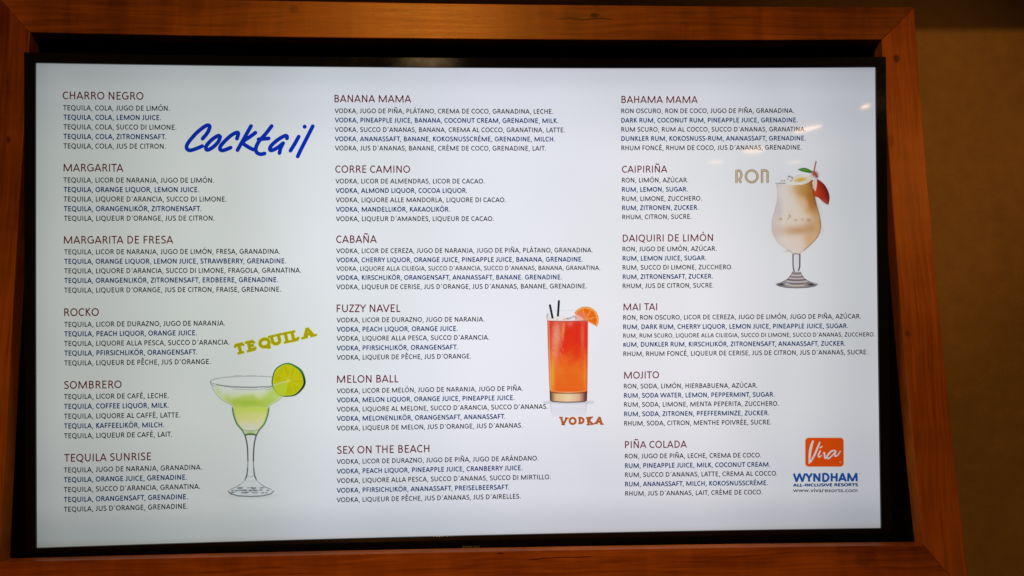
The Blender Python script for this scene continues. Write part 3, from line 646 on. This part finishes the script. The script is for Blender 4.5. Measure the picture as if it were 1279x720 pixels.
def font_line(name, body, x0, x1, y, col, xh, label, parent=screen, bold=0.0, lift=.00015, mat=None):
    cu = bpy.data.curves.new(name, 'FONT'); cu.body = body; cu.size = 1; cu.offset = bold
    tmp = bpy.data.objects.new('tmp', cu); COL.objects.link(tmp); bpy.context.view_layer.update()
    me = bpy.data.meshes.new_from_object(tmp.evaluated_get(bpy.context.evaluated_depsgraph_get())); bpy.data.objects.remove(tmp)
    V = np.array([v.co[:] for v in me.vertices]); lo, hi = V[:, 0].min(), V[:, 0].max()
    px = np.stack([x0+(V[:, 0]-lo)/(hi-lo)*(x1-x0), y-V[:, 1]*xh], 1); L = sp_arr(px, lift)
    me.vertices.foreach_set('co', L.ravel()); me.update(); me.name = name
    o = bpy.data.objects.new(name, me); COL.objects.link(o); o.parent = parent; me.materials.clear(); me.materials.append(mat or SCREEN)
    if mat is None: set_print(o, [col]*len(V))
    if label: o['label'] = label
    return o
font_line('web_address', 'www.vivaresorts.com', 990.2, 1071.0, 614.9, rel((62, 60, 66), (190, 188, 194)), 7.2, 'dark grey web address under the blue capitals', bold=.014)
# maker's name on the lower bezel, barely lighter than the plastic
MK = plain('bezel_print', (.22, .20, .18), .5)
font_line('maker_name', 'SAMSUNG', 577.4, 599.2, 683.6, None, 3.9, 'faint grey maker name on the lower bezel', parent=tv, lift=LIP+.0004, mat=MK)

# ------------------------------------------------------------------ pictures of the drinks shown on the panel
def inside(px, py, poly):
    poly = np.array(poly, float); c = np.zeros(px.shape, bool); j = len(poly)-1
    for i in range(len(poly)):
        xi, yi = poly[i]; xj, yj = poly[j]
        if yi != yj:
            m = ((yi > py) != (yj > py)) & (px < (xj-xi)*(py-yi)/(yj-yi)+xi); c ^= m
        j = i
    return c
def edge_dist(px, py, pts, closed=True):
    pts = np.array(pts, float); d = np.full(px.shape, 1e9); n = len(pts)
    for i in range(n if closed else n-1):
        a, b = pts[i], pts[(i+1) % n]; ab = b-a; L = max(ab.dot(ab), 1e-9)
        t = np.clip(((px-a[0])*ab[0]+(py-a[1])*ab[1])/L, 0, 1)
        d = np.minimum(d, np.hypot(px-a[0]-t*ab[0], py-a[1]-t*ab[1]))
    return d
def vnoise(px, py, s, seed=0):
    r = np.random.default_rng(seed).random((64, 64)); x, y = px/s, py/s
    xi, yi = np.floor(x).astype(int), np.floor(y).astype(int); fx, fy = x-xi, y-yi; fx = fx*fx*(3-2*fx); fy = fy*fy*(3-2*fy)
    g = lambda a, b: r[a % 64, b % 64]
    return (g(xi, yi)*(1-fx)+g(xi+1, yi)*fx)*(1-fy)+(g(xi, yi+1)*(1-fx)+g(xi+1, yi+1)*fx)*fy
class Pic:
    def __init__(s, x0, y0, x1, y1, base, step=.36):
        s.base = base; s.nx = int((x1-x0)/step); s.ny = int((y1-y0)/step)
        s.X, s.Y = np.meshgrid(np.linspace(x0, x1, s.nx+1), np.linspace(y0, y1, s.ny+1)); s.C = np.ones(s.X.shape+(3,)); s.U = np.zeros(s.X.shape, bool)
    def blend(s, col, a):
        if not isinstance(col, np.ndarray): col = np.broadcast_to(np.array(rel(col, s.base)), s.C.shape)
        a = np.clip(a, 0, 1); s.C = s.C*(1-a[..., None])+col*a[..., None]; s.U |= a > .004
    def poly(s, pts, col, a=1.0, soft=.5):
        m = inside(s.X, s.Y, pts); d = edge_dist(s.X, s.Y, pts); v = np.where(m, np.clip(.5+d/soft, 0, 1), np.clip(.5-d/soft, 0, 1)); s.blend(col, v*a); return v
    def line(s, pts, w, col, a=1.0, soft=.6):
        d = edge_dist(s.X, s.Y, pts, False); s.blend(col, a*np.clip((w/2+soft/2-d)/soft, 0, 1))
    def grad(s, stops, val):
        t = [q[0] for q in stops]; cs = np.array([rel(q[1], s.base) for q in stops]); return np.stack([np.interp(val, t, cs[:, i]) for i in range(3)], -1)
    def blob(s, x, y, rx, ry, col, a=1.0, ang=0.0):
        dx, dy = s.X-x, s.Y-y; c, n = math.cos(ang), math.sin(ang); u, v = dx*c+dy*n, -dx*n+dy*c; s.blend(col, a*np.exp(-((u/rx)**2+(v/ry)**2)))
    def under(s, o):           # start from the picture beneath
        i = np.clip(np.round((s.X-o.X[0, 0])/(o.X[0, 1]-o.X[0, 0])).astype(int), 0, o.nx); j = np.clip(np.round((s.Y-o.Y[0, 0])/(o.Y[1, 0]-o.Y[0, 0])).astype(int), 0, o.ny)
        ok = (s.X >= o.X[0, 0]) & (s.X <= o.X[0, -1]) & (s.Y >= o.Y[0, 0]) & (s.Y <= o.Y[-1, 0]); s.C = np.where(ok[..., None], o.C[j, i], 1.0); return s
    def build(s, name, label, h):
        keep = s.U[:-1, :-1] | s.U[1:, :-1] | s.U[:-1, 1:] | s.U[1:, 1:]
        idx = np.arange(s.X.size).reshape(s.X.shape); j, i = np.nonzero(keep)
        q = np.stack([idx[j, i], idx[j+1, i], idx[j+1, i+1], idx[j, i+1]], 1); used, inv = np.unique(q, return_inverse=True); inv = inv.reshape(q.shape)
        L = sp_arr(np.stack([s.X.ravel()[used], s.Y.ravel()[used]], 1), h)
        me = bpy.data.meshes.new(name); me.vertices.add(len(L)); me.vertices.foreach_set('co', L.ravel())
        me.loops.add(inv.size); me.loops.foreach_set('vertex_index', inv.ravel().astype(np.int32)); me.polygons.add(len(inv))
        me.polygons.foreach_set('loop_start', np.arange(0, inv.size, 4, dtype=np.int32)); me.update(calc_edges=True)
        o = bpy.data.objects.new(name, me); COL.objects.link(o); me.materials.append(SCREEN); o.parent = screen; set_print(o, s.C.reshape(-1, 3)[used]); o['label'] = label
        return o
def sym(left, cx): return left + [(2*cx-x, y) for x, y in reversed(left)]
def ell(cx, cy, rx, ry, a0=0, a1=360, n=40): return arc(cx, cy, rx, ry, a0, a1, n)

# margarita
B1 = (200, 204, 202); c0 = 313.1; m = Pic(258, 462, 372, 626, B1)
bowl = spline([(263.2, 478.5), (266, 486), (270.6, 492.8), (277.4, 499.4), (288.6, 506.0), (290.6, 509.4)], 4)
cup = spline([(290.4, 509.2), (291.6, 518), (295.8, 529.5), (302.5, 537.6), (306.2, 544.5)], 4)
stemL = spline([(306.4, 545.0), (308.8, 556.5), (309.7, 575.7), (308.4, 593.3), (305.8, 600.0)], 4)
m.blob(313, 619.5, 26, 2.8, (168, 172, 172), .7)
full = sym(bowl, c0)
g = m.grad([(476, (218, 221, 220)), (486, (208, 212, 200)), (493, (194, 204, 158)), (499, (172, 190, 92)), (506, (164, 186, 78)), (509, (180, 192, 94))], m.Y+vnoise(m.X, m.Y, 9, 2)*7-3.5-np.abs(m.X-c0)*.04)
m.poly(full+[], g)
m.blob(340, 492, 8, 11, (160, 190, 66), .8, .5); m.blob(272, 488, 4, 9, (178, 196, 120), .6, -.5); m.blob(284, 497, 6, 5, (172, 192, 96), .6); m.blob(300, 488, 12, 5, (214, 216, 208), .6); m.blob(313, 503, 20, 3.4, (156, 180, 60), .85)
cupP = sym(cup, c0)
g = m.grad([(508, (178, 198, 78)), (514, (188, 198, 100)), (524, (202, 200, 136)), (532, (208, 200, 168)), (537, (206, 202, 184))], m.Y+vnoise(m.X, m.Y, 7, 5)*4-2)
m.poly(cupP, g); m.blob(313, 541, 7, 2.6, (140, 180, 70), .9)
for s in (1, -1):
    cc = [(c0+s*(x-c0), y) for x, y in cup]; m.line(cc[:16], 1.7, (34, 88, 48), .9); m.line([(x-s*1.6*-1, y) for x, y in cc[:12]], 1.2, (120, 176, 60), .6); m.line(cc[13:], .9, (110, 120, 100), .7)
    st = [(c0+s*(x-c0), y) for x, y in stemL]; m.line(st, 1.1, (66, 78, 78), .9); m.line(st[:9], 1.8, (46, 60, 58), .8); m.line(st[-7:-3], 1.7, (60, 70, 70), .7)
    bb = [(c0+s*(x-c0), y) for x, y in bowl]; m.line([(313.1+(x-313.1)*.97, y) for x, y in bb], 2.2, (206, 214, 190), .5); m.line(bb, .9, (134, 146, 122), .7)
    m.line([(c0+s*2.4, 550), (c0+s*2.2, 590)], 1.0, (222, 224, 224), .8)
m.line([(302, 536.5), (308, 538.3), (318, 538.3), (324, 536.5)], .8, (88, 92, 84), .7)
m.line([(306.2, 543.8), (309.5, 542.6), (316.5, 542.6), (320, 543.8)], 1.8, (36, 58, 34), .95)
m.poly(ell(c0, 476.8, 49.6, 6.4), (214, 217, 216), .9); m.blob(308, 473.5, 13, 4, (224, 226, 228), .9); m.blob(288, 478, 14, 3, (222, 224, 224), .7)
m.line(ell(c0, 477.2, 49.6, 6.9, 0, 360), 3.0, (224, 224, 224), .75)
m.line(ell(c0, 476.8, 50.1, 6.7, 0, 360), .9, (128, 128, 132), .8)
wob = [(x, y+(vnoise(np.array(x), np.array(0.), 2.2, 9)-.5)*1.3) for x, y in ell(c0, 477.6, 49.6, 6.6, 12, 150, 60)]
m.line(wob, 1.0, (92, 88, 94), .85); m.line([(x, y+2.6) for x, y in wob[14:46]], .8, (126, 122, 128), .7)
wob = [(x, y+(vnoise(np.array(x), np.array(3.), 3, 4)-.5)*2.0) for x, y in ell(c0, 476.4, 49, 7.0, 190, 330, 60)]
m.line(wob, .9, (160, 162, 162), .7)
m.line([(262.8, 476), (263.4, 480), (268, 482.6)], 1.1, (120, 122, 122), .7)
m.line([(305.8, 600.3), (309, 601.6), (317, 601.6), (320.4, 600.3)], .9, (84, 92, 92), .85); m.line([(308.6, 593), (306.6, 597), (305.9, 600.3)], 1.0, (70, 80, 80), .8); m.line([(317.6, 593), (319.6, 597), (320.3, 600.3)], 1.0, (70, 80, 80), .8); m.line([(308.4, 594.4), (313, 595.6), (317.8, 594.4)], .7, (120, 126, 126), .7)
m.line([(305.8, 600.3), (301, 604.6), (295, 608.4), (288, 611.4)], .9, (84, 94, 96), .8); m.line([(320.4, 600.3), (325.2, 604.6), (331.2, 608.4), (338.2, 611.4)], .9, (84, 94, 96), .8)
foot = [(305.8, 600.2), (300, 605.5), (292, 610.2), (285, 613), (285.5, 616), (296, 619.2), (313, 620.2), (330, 619.2), (341, 616), (341.5, 613), (334, 610.2), (326, 605.5), (320.4, 600.2)]
m.poly(foot, (196, 202, 201), .8)
for x, y in [(x, y) for x in np.arange(288, 340, 2.3) for y in (609.2, 612.3, 615.2)]:
    if abs(x-c0) < (y-600)*2.0:
        r = rng.random(3); m.blob(x+r[0]*1.6, y+r[1]*1.5, 1.1+r[2]*1.6, .8, (30, 58, 66) if r[1] < .62 else (232, 236, 236), .95)
m.line([(284.8, 613.6), (288, 617), (298, 619.6), (313, 620.3), (328, 619.6), (338.5, 617), (341.8, 613.6)], 1.2, (52, 66, 70), .9)
m.line([(286.5, 612), (294, 609.2), (300, 605.8)], .7, (120, 128, 128), .7); m.line([(339.7, 612), (332, 609.2), (326, 605.8)], .7, (120, 128, 128), .7)
m.build('glass_picture', 'picture of a wide margarita glass holding a pale green drink', .00010)
l = Pic(336, 451, 384, 499, (204, 208, 208)).under(m); cx, cy = 360.1, 475.2
ang = np.arctan2(l.Y-cy, l.X-cx); rad = np.hypot(l.X-cx, l.Y-cy)
ro = 21.2+.5*np.sin(3*ang+1)+.25*np.sin(7*ang)
l.blend((36, 92, 44), np.clip(.5+(ro-rad)/.6, 0, 1)); dk = np.clip(np.cos(ang-.35), 0, 1)
l.blend((14, 40, 26), np.clip(.5+(ro-rad)/.6, 0, 1)*dk*.95); l.blend((46, 130, 50), np.clip(.5+(ro-rad)/.6, 0, 1)*np.clip(np.cos(ang+1.5), 0, 1)*.8)
ri = ro-1.5-1.5*np.clip(np.cos(ang+.2), 0, 1); l.blend((186, 188, 44), np.clip(.5+(ri-rad)/.6, 0, 1))
seg = np.abs(np.mod(ang+.13, math.pi/5)-math.pi/10)/(math.pi/10)
fib = vnoise(ang*14+40, rad*.25, 1.0, 7)
pulp = np.where(fib[..., None] > .5, np.array(rel((186, 180, 8), l.base)), np.array(rel((172, 172, 14), l.base)))
l.blend(pulp, np.clip(.5+(ri-1.0-rad)/.6, 0, 1)*np.clip((1-seg)*rad*.28+.2, 0, 1)); l.blob(cx-3, cy+10, 8, 7, (150, 178, 16), .5); l.blob(cx, cy+.5, 1.5, 1.5, (214, 208, 120), .9)
l.line([(341, 481.4), (346, 480.2), (352, 478.2), (358, 477)], .9, (206, 208, 196), .8); l.line([(359.6, 476), (357, 487), (353.4, 494.8)], 1.0, (190, 200, 60), .8)
l.poly([(341, 481.8), (348, 480.4), (357, 478), (358, 486), (354, 494), (347, 497.5), (341, 490)], (174, 194, 56), .72, 2.5)
l.build('lime_slice_picture', 'picture of a round lime slice on the glass rim', .00016)

# tall red and orange drink
B2 = (216, 217, 222); v = Pic(678, 374, 742, 524, B2)
v.blob(710, 502.8, 31, 1.9, (150, 148, 156), .9)
for y, w, a in ((511.5, .8, .5), (514.8, .6, .3), (506, .5, .25)): v.line([(689, y-.6), (700, y), (720, y), (731, y-.6)], w, (176, 176, 186), a)
v.poly([(687.2, 502), (732.8, 502), (731.6, 520), (688.4, 520)], (204, 204, 213), .55, 3); v.line([(687.4, 503), (688.4, 514)], .8, (150, 146, 152), .5); v.line([(732.6, 503), (731.4, 514)], .8, (150, 146, 152), .5)
body = [(683.9, 401), (684.6, 430), (686.0, 470), (686.9, 491), (733.2, 491), (733.8, 450), (734.2, 401)]
nz = vnoise(v.X, v.Y, 8, 11)*.6+vnoise(v.X, v.Y, 3.5, 12)*.4
g = v.grad([(400, (200, 56, 42)), (408, (206, 44, 28)), (425, (206, 42, 22)), (440, (210, 60, 24)), (454, (218, 92, 32)), (466, (222, 108, 34)), (480, (220, 98, 30)), (491, (214, 92, 28))], v.Y+(nz-.5)*20-(v.X-709)*.12)
v.poly(body, g)
v.blob(695, 418, 5.0, 16, (232, 158, 128), .70, .05); v.blob(693.5, 440, 4.0, 16, (226, 140, 96), .55); v.blob(703.5, 412, 1.8, 12, (228, 150, 84), .6, .1); v.blob(727.5, 420, 2.2, 18, (230, 104, 80), .6); v.blob(717, 440, 8, 18, (208, 50, 18), .35)
v.blob(690, 468, 2.6, 24, (224, 156, 48), .75); v.blob(714, 472, 10, 12, (216, 84, 18), .5); v.blob(730.5, 470, 1.6, 24, (230, 134, 50), .6); v.blob(712, 404.5, 4, 3, (222, 112, 84), .6); v.blob(721, 406, 5, 3, (190, 40, 20), .5)
for i in range(110):
    r = rng.random(4); v.blob(690+r[0]*14, 404+r[1]*42, .45, .6, (236, 190, 168) if r[2] > .45 else (196, 92, 56), .28)
v.line([(683.9, 401), (684.6, 430), (686.0, 470), (686.9, 491)], 1.0, (176, 92, 60), .75); v.line([(734.2, 401), (733.8, 450), (733.2, 491)], 1.3, (192, 62, 40), .55)
v.line([(685.4, 402), (687.2, 470), (688.0, 489)], .9, (236, 190, 150), .55)
v.poly([(683.5, 392.5), (684.4, 401.5), (687.2, 401.5), (686.6, 395.5)], (226, 186, 176), .75); v.line([(683.0, 396.5), (683.4, 393.2), (685.2, 392.4)], .9, (80, 60, 66), .8); v.line([(683.2, 396), (683.9, 402)], .7, (150, 110, 110), .7)
v.poly([(686.8, 396), (733, 393), (733.8, 401.2), (700, 401.8), (686.9, 400.6)], (222, 206, 204), .55); v.poly([(719, 391), (733.5, 391), (734.0, 401), (717, 401)], (224, 130, 104), .65, 2)
v.line([(684, 401.0), (700, 401.6), (720, 401.4), (734.2, 400.6)], 1.0, (140, 44, 40), .75); v.line([(686, 388.6), (710, 388.2), (719, 388.0)], .5, (176, 176, 186), .7)
for x, y, a, b, c in ((696, 399.2, 2.2, 1, (206, 190, 180)), (700, 398.6, 2, 1, (240, 226, 214)), (709, 398.4, 3.0, .8, (60, 56, 60)), (713, 397.2, 2.4, .6, (84, 84, 92)), (716.5, 395.6, 1.6, 1.1, (120, 116, 124)), (717.5, 398.2, 2.2, 1.0, (244, 240, 238)), (719.3, 397.5, .7, 1.2, (96, 80, 84)), (704.5, 399.4, 1.6, .7, (226, 150, 120))):
    v.blob(x, y, a, b, c, .85)
base = [(686.9, 490.6), (687.0, 499), (688.5, 501.2), (698, 502.4), (710, 502.7), (722, 502.4), (731.6, 501.2), (733.0, 499), (733.2, 490.6)]
g = v.grad([(0, (60, 34, 26)), (.06, (140, 100, 66)), (.16, (206, 168, 120)), (.5, (226, 196, 152)), (.78, (204, 164, 134)), (.93, (120, 70, 56)), (1, (56, 34, 40))], (v.X-687)/46.2)
v.poly(base, g); v.line([(687.2, 489.6), (694, 491.2), (710, 491.8), (726, 491.2), (733, 489.6)], 1.3, (94, 24, 12), .8); v.line([(688, 488.4), (700, 489.6), (720, 489.6), (732, 488.4)], .6, (242, 176, 120), .6)
v.line([(687.4, 500.4), (690, 501.6), (700, 502.4), (710, 502.6), (720, 502.4), (730, 501.6), (732.7, 500.4)], 1.4, (60, 36, 26), .85); v.line([(687.2, 488), (687.3, 499)], 1.2, (44, 26, 22), .8); v.line([(732.8, 489), (732.8, 499)], 1.2, (44, 26, 30), .8)
v.build('glass_picture', 'picture of a tall straight glass with a red and orange drink', .00010)
for a, b in (((686.9, 381.6), (690.3, 398.2)), ((698.1, 376.4), (696.8, 395.6))):
    k = Ink(); k.stroke([a, b], 2.7, rel((28, 28, 36))); k.disc(a, 1.35, rel((34, 34, 42))); k.build('straw_picture', label='picture of a short black straw')
o_ = Pic(713, 380, 751, 412, B2).under(v); cx, cy, R = 731.4, 399.6, 16.4
al = math.atan2(407.6-391, 745.8-717); side = -(o_.X-cx)*math.sin(al)*-1; half = (o_.Y-cy)*math.cos(al)-(o_.X-cx)*math.sin(al)
mask = lambda r: np.clip(.5+(r-np.hypot(o_.X-cx, o_.Y-cy))/.6, 0, 1)*np.clip(.5-half/.7, 0, 1)
an = np.arctan2(o_.Y-cy, o_.X-cx)
o_.blend((224, 122, 30), mask(R)); o_.blend((238, 178, 100), mask(R-1.1)*.9)
sg = np.abs(np.mod(an-al, math.pi/4)-math.pi/8)/(math.pi/8)
pl = o_.grad([(0, (226, 104, 26)), (.5, (222, 84, 18)), (1, (232, 130, 40))], vnoise(an*12+30, np.hypot(o_.X-cx, o_.Y-cy)*.3, 1, 3))
o_.blend(pl, mask(R-2.2)*np.clip((1-sg)*np.hypot(o_.X-cx, o_.Y-cy)*.30+.35, 0, 1))
o_.blob(724, 397, 7, 5, (232, 128, 100), .0) ; o_.U[...] = mask(R) > .01
o_.blend((230, 120, 92), mask(R)*np.clip((733-o_.X)/3, 0, 1)*np.clip((o_.Y-389.5)/3, 0, 1)*.65)
o_.line([(728, 398.2), (745.6, 407.8)], .8, (206, 80, 30), .8)
o_.build('orange_slice_picture', 'picture of a half orange slice on the glass rim', .00018)

# creamy drink in a curved glass
B3 = (216, 217, 219); c3 = 994.7; d = Pic(960, 218, 1030, 364, B3)
lf = spline([(968.8, 228.6), (970.4, 233), (971.2, 240), (970.8, 250), (968.0, 262), (964.8, 273), (964.0, 281), (965.4, 292), (972.3, 303.6), (984, 312.2), (989.6, 316.4)], 4)
rt = spline([(999.8, 316.4), (1004, 313.0), (1013.3, 305.0), (1021.8, 295), (1025, 284), (1024.0, 272), (1020.4, 259), (1017.4, 246), (1015.0, 236), (1016.5, 226)], 4)
shape = lf+rt+[(1010, 222), (1000, 224), (990, 226.5), (978, 228.2)]
t = (d.X-965)/60
g = d.grad([(0, (200, 186, 184)), (.25, (220, 204, 193)), (.5, (219, 195, 172)), (.70, (208, 166, 118)), (.88, (178, 124, 66)), (1, (132, 82, 46))], t+(vnoise(d.X, d.Y, 12, 21)-.5)*.25+np.clip((262-d.Y)/60, -.12, .35)*np.clip(t, 0, 1)-.04)
d.poly(shape, g)
d.blob(1003, 237, 12, 6, (186, 144, 74), .8, .3); d.blob(1012, 250, 5, 14, (172, 108, 40), .85, -.25); d.blob(978, 240, 8, 14, (214, 204, 202), .6); d.blob(986, 252, 9, 16, (220, 208, 202), .5)
d.blob(997, 288, 22, 6.5, (190, 146, 102), .9, -.05); d.blob(1012, 284, 8, 8, (182, 134, 80), .6); d.blob(994, 306, 14, 7, (216, 196, 186), .8); d.blob(971, 287, 5, 10, (206, 184, 172), .5); d.blob(1018, 262, 5, 12, (170, 116, 60), .5, -.2)
for x, y, a, b in ((974.8, 273.9, 2.3, 1.7), (986.4, 270.2, 1.6, 2.0), (984.2, 273.2, 1.0, 1.0), (993.8, 275.3, 2.2, 1.4), (1002.2, 274.4, 1.2, 1.4), (1010.4, 275.3, 3.2, 2.5)):
    d.blob(x, y, a, b, (180, 140, 88), .8)
d.line(lf[2:], .8, (178, 166, 160), .6); d.line(rt[4:30], 1.1, (124, 84, 54), .75); d.line([(984, 312.2), (990, 316.6), (999.4, 316.6), (1005, 312)], .8, (150, 128, 118), .6)
d.blob(983, 314, 4, 1, (170, 140, 126), .5)
# foam and petals along the rim
d.poly([(968.6, 229.2), (976, 227.6), (986, 223), (993, 220.6), (1005, 217.6), (1018, 215.6), (1019, 219), (1010, 226), (1002, 231), (990, 231.5), (975, 230.4)], (222, 214, 208), 1.0, 1.0)
d.poly(spline([(992, 221.5), (999, 218.2), (1008, 216.6), (1016, 216.4), (1010, 219.6), (1000, 221.6), (993, 223.4)], 4), (226, 214, 204), .9)
d.poly(spline([(1018, 219.8), (1013, 221), (1006, 226), (1002.5, 230.5), (1008, 229), (1014, 225), (1018.6, 221.4)], 4), (226, 208, 194), .95)
for s_, e_ in (((989, 223.2), (1001, 217.9)), ((1001, 217.9), (1013, 217.0)), ((1003, 230.3), (1016, 221.5)), ((1008, 222), (1014, 219.6))): d.line([s_, e_], .7, (196, 160, 140), .6)
d.blob(999.8, 224.6, 7.4, 2.5, (206, 162, 30), 1.0, -.16); d.blob(999.8, 224.4, 5.4, 1.6, (208, 166, 22), .9, -.16); d.line([(993, 226.5), (1000, 227.5), (1007, 224)], .6, (176, 120, 50), .6)
for x, y, a, b, c in ((986.0, 220.8, 1.7, 1.0, (30, 28, 32)), (989.2, 222.0, .9, 1.0, (46, 44, 50)), (983.8, 223.8, .9, .7, (70, 68, 72)), (976.4, 226.1, .9, .7, (60, 58, 62)), (979.6, 226.0, .9, .7, (50, 48, 52)), (987.6, 226.0, 1.2, .6, (80, 76, 80)), (989.4, 224, .6, 1.2, (110, 104, 108)), (973.5, 228.9, 1.4, .5, (90, 88, 92)), (978.5, 229.2, 2.6, .5, (66, 66, 70))):
    d.blob(x, y, a, b, c, .95)
d.line([(968.4, 228.9), (972, 229.3), (981, 229.5)], .8, (130, 130, 136), .8)
d.poly([(990.2, 317), (999.3, 317), (999.0, 331), (999.8, 339.5), (989.6, 339.5), (990.4, 331)], (206, 205, 210), 1)
d.line([(990.4, 318), (990.5, 332), (991.8, 340)], 1.5, (52, 44, 48), .95); d.line([(999.0, 318), (998.9, 333), (997.4, 338)], 1.7, (42, 36, 38), .95); d.line([(990.4, 318.2), (994, 317.2), (999, 318.4)], 1.0, (90, 74, 70), .8); d.line([(992.4, 320), (992.4, 336)], .8, (226, 226, 230), .8)
cone = [(990.0, 339.8), (987.6, 344), (983.6, 349), (977, 352.4), (970.2, 354.4), (970.4, 357), (980, 359.4), (995, 360.2), (1010, 359.4), (1020, 357), (1020.4, 354.4), (1012, 352.4), (1005, 349), (1001.6, 344), (999.6, 339.8)]
d.poly(cone, (150, 142, 144), 1)
for y, w, c, a in ((341.5, 5, (120, 96, 84), .8), (343.6, 7, (214, 206, 200), .8), (345.4, 8, (110, 84, 74), .8), (347.4, 10, (206, 196, 190), .7), (349.4, 12, (62, 50, 48), .9), (351.6, 13, (210, 202, 198), .7), (353.8, 14, (70, 62, 62), .9), (356.4, 9, (208, 186, 158), .9), (358.6, 16, (110, 104, 104), .7)):
    d.line([(c3+.5-w, y), (c3+.5-w*.4, y+.9), (c3+.5+w*.4, y+.9), (c3+.5+w, y)], 1.1, c, a)
d.blob(976, 355.6, 5.0, 1.8, (36, 36, 38), 1); d.blob(1013.5, 355.6, 5.6, 2.0, (32, 32, 34), 1); d.blob(983, 355, 3, 1.0, (206, 206, 208), .8); d.blob(1006, 354.6, 2.4, 1.0, (150, 146, 146), .8); d.blob(1018, 354.4, 2, .7, (196, 196, 200), .8)
d.line([(969.6, 355), (973, 357.6), (982, 359.4), (995, 360.1), (1009, 359.4), (1018, 357.6), (1020.8, 355)], .9, (84, 82, 84), .85); d.line([(990.0, 339.8), (987.6, 344), (983.6, 349), (976, 353)], .8, (84, 74, 72), .8); d.line([(999.6, 339.8), (1001.6, 344), (1005.2, 349), (1013, 353)], .8, (84, 74, 72), .8)
d.build('glass_picture', 'picture of a curved stemmed glass with a creamy beige drink', .00010)
f = Pic(993, 199, 1041, 260, B3).under(d)
f.poly(spline([(1019.2, 223.4), (1025, 226.4), (1031, 232.4), (1035.0, 240.6), (1036.2, 248), (1034.8, 256.2)], 4)+spline([(1034.8, 256.2), (1031, 254.4), (1026, 250.6), (1021.6, 246.8), (1017.4, 245.4), (1014.6, 241), (1015.8, 234)], 4),
       f.grad([(0, (170, 54, 28)), (.35, (176, 46, 28)), (.7, (142, 36, 26)), (.9, (74, 30, 24)), (1, (44, 26, 22))], np.clip(((f.X-1016)+(240-f.Y)*.35)/20, 0, 1)))
f.blob(1019, 240, 5, 4, (170, 70, 30), .6); f.blob(1030, 252, 4, 2.4, (160, 90, 60), .6, .6); f.blob(1018, 236, 2, 6, (196, 110, 60), .5)
f.poly(spline([(1014.4, 228), (1017, 224), (1019.8, 222.8), (1020.2, 231), (1018.3, 238.8), (1015.6, 234)], 4), (228, 196, 178), 1); f.line([(1016.8, 226), (1018.0, 236)], .6, (206, 160, 136), .6)
f.poly(spline([(996.4, 212.4), (1001, 210.2), (1006, 210.0), (1011, 212.0), (1016, 215.2), (1013, 216.2), (1006, 215.2), (1000, 213.6), (996.4, 212.4)], 4), (52, 116, 34), 1)
f.blob(1005, 212.3, 5, 1.0, (96, 158, 56), .8, .15); f.blob(998, 212.2, 1.2, .8, (40, 60, 36), .8); f.line([(1000, 213.8), (1007, 215.4), (1013, 216.6)], .8, (36, 82, 28), .7)
f.blob(1017.6, 217.6, 3.4, 2.8, (132, 40, 26), 1); f.blob(1020.0, 220.6, 2.2, 2.4, (110, 36, 26), 1); f.blob(1017.4, 217, 3.2, 2.6, (168, 60, 36), .9); f.blob(1016.0, 219.4, 1.6, 1.2, (196, 110, 70), .6)
f.line([(1019.2, 202.4), (1017.9, 208), (1016.6, 214.8)], 1.7, (164, 38, 42), 1); f.line([(1019.0, 203), (1016.9, 213)], .5, (214, 110, 100), .6)
f.build('garnish_picture', 'picture of a green leaf, red stick and red fruit wedge', .00018)
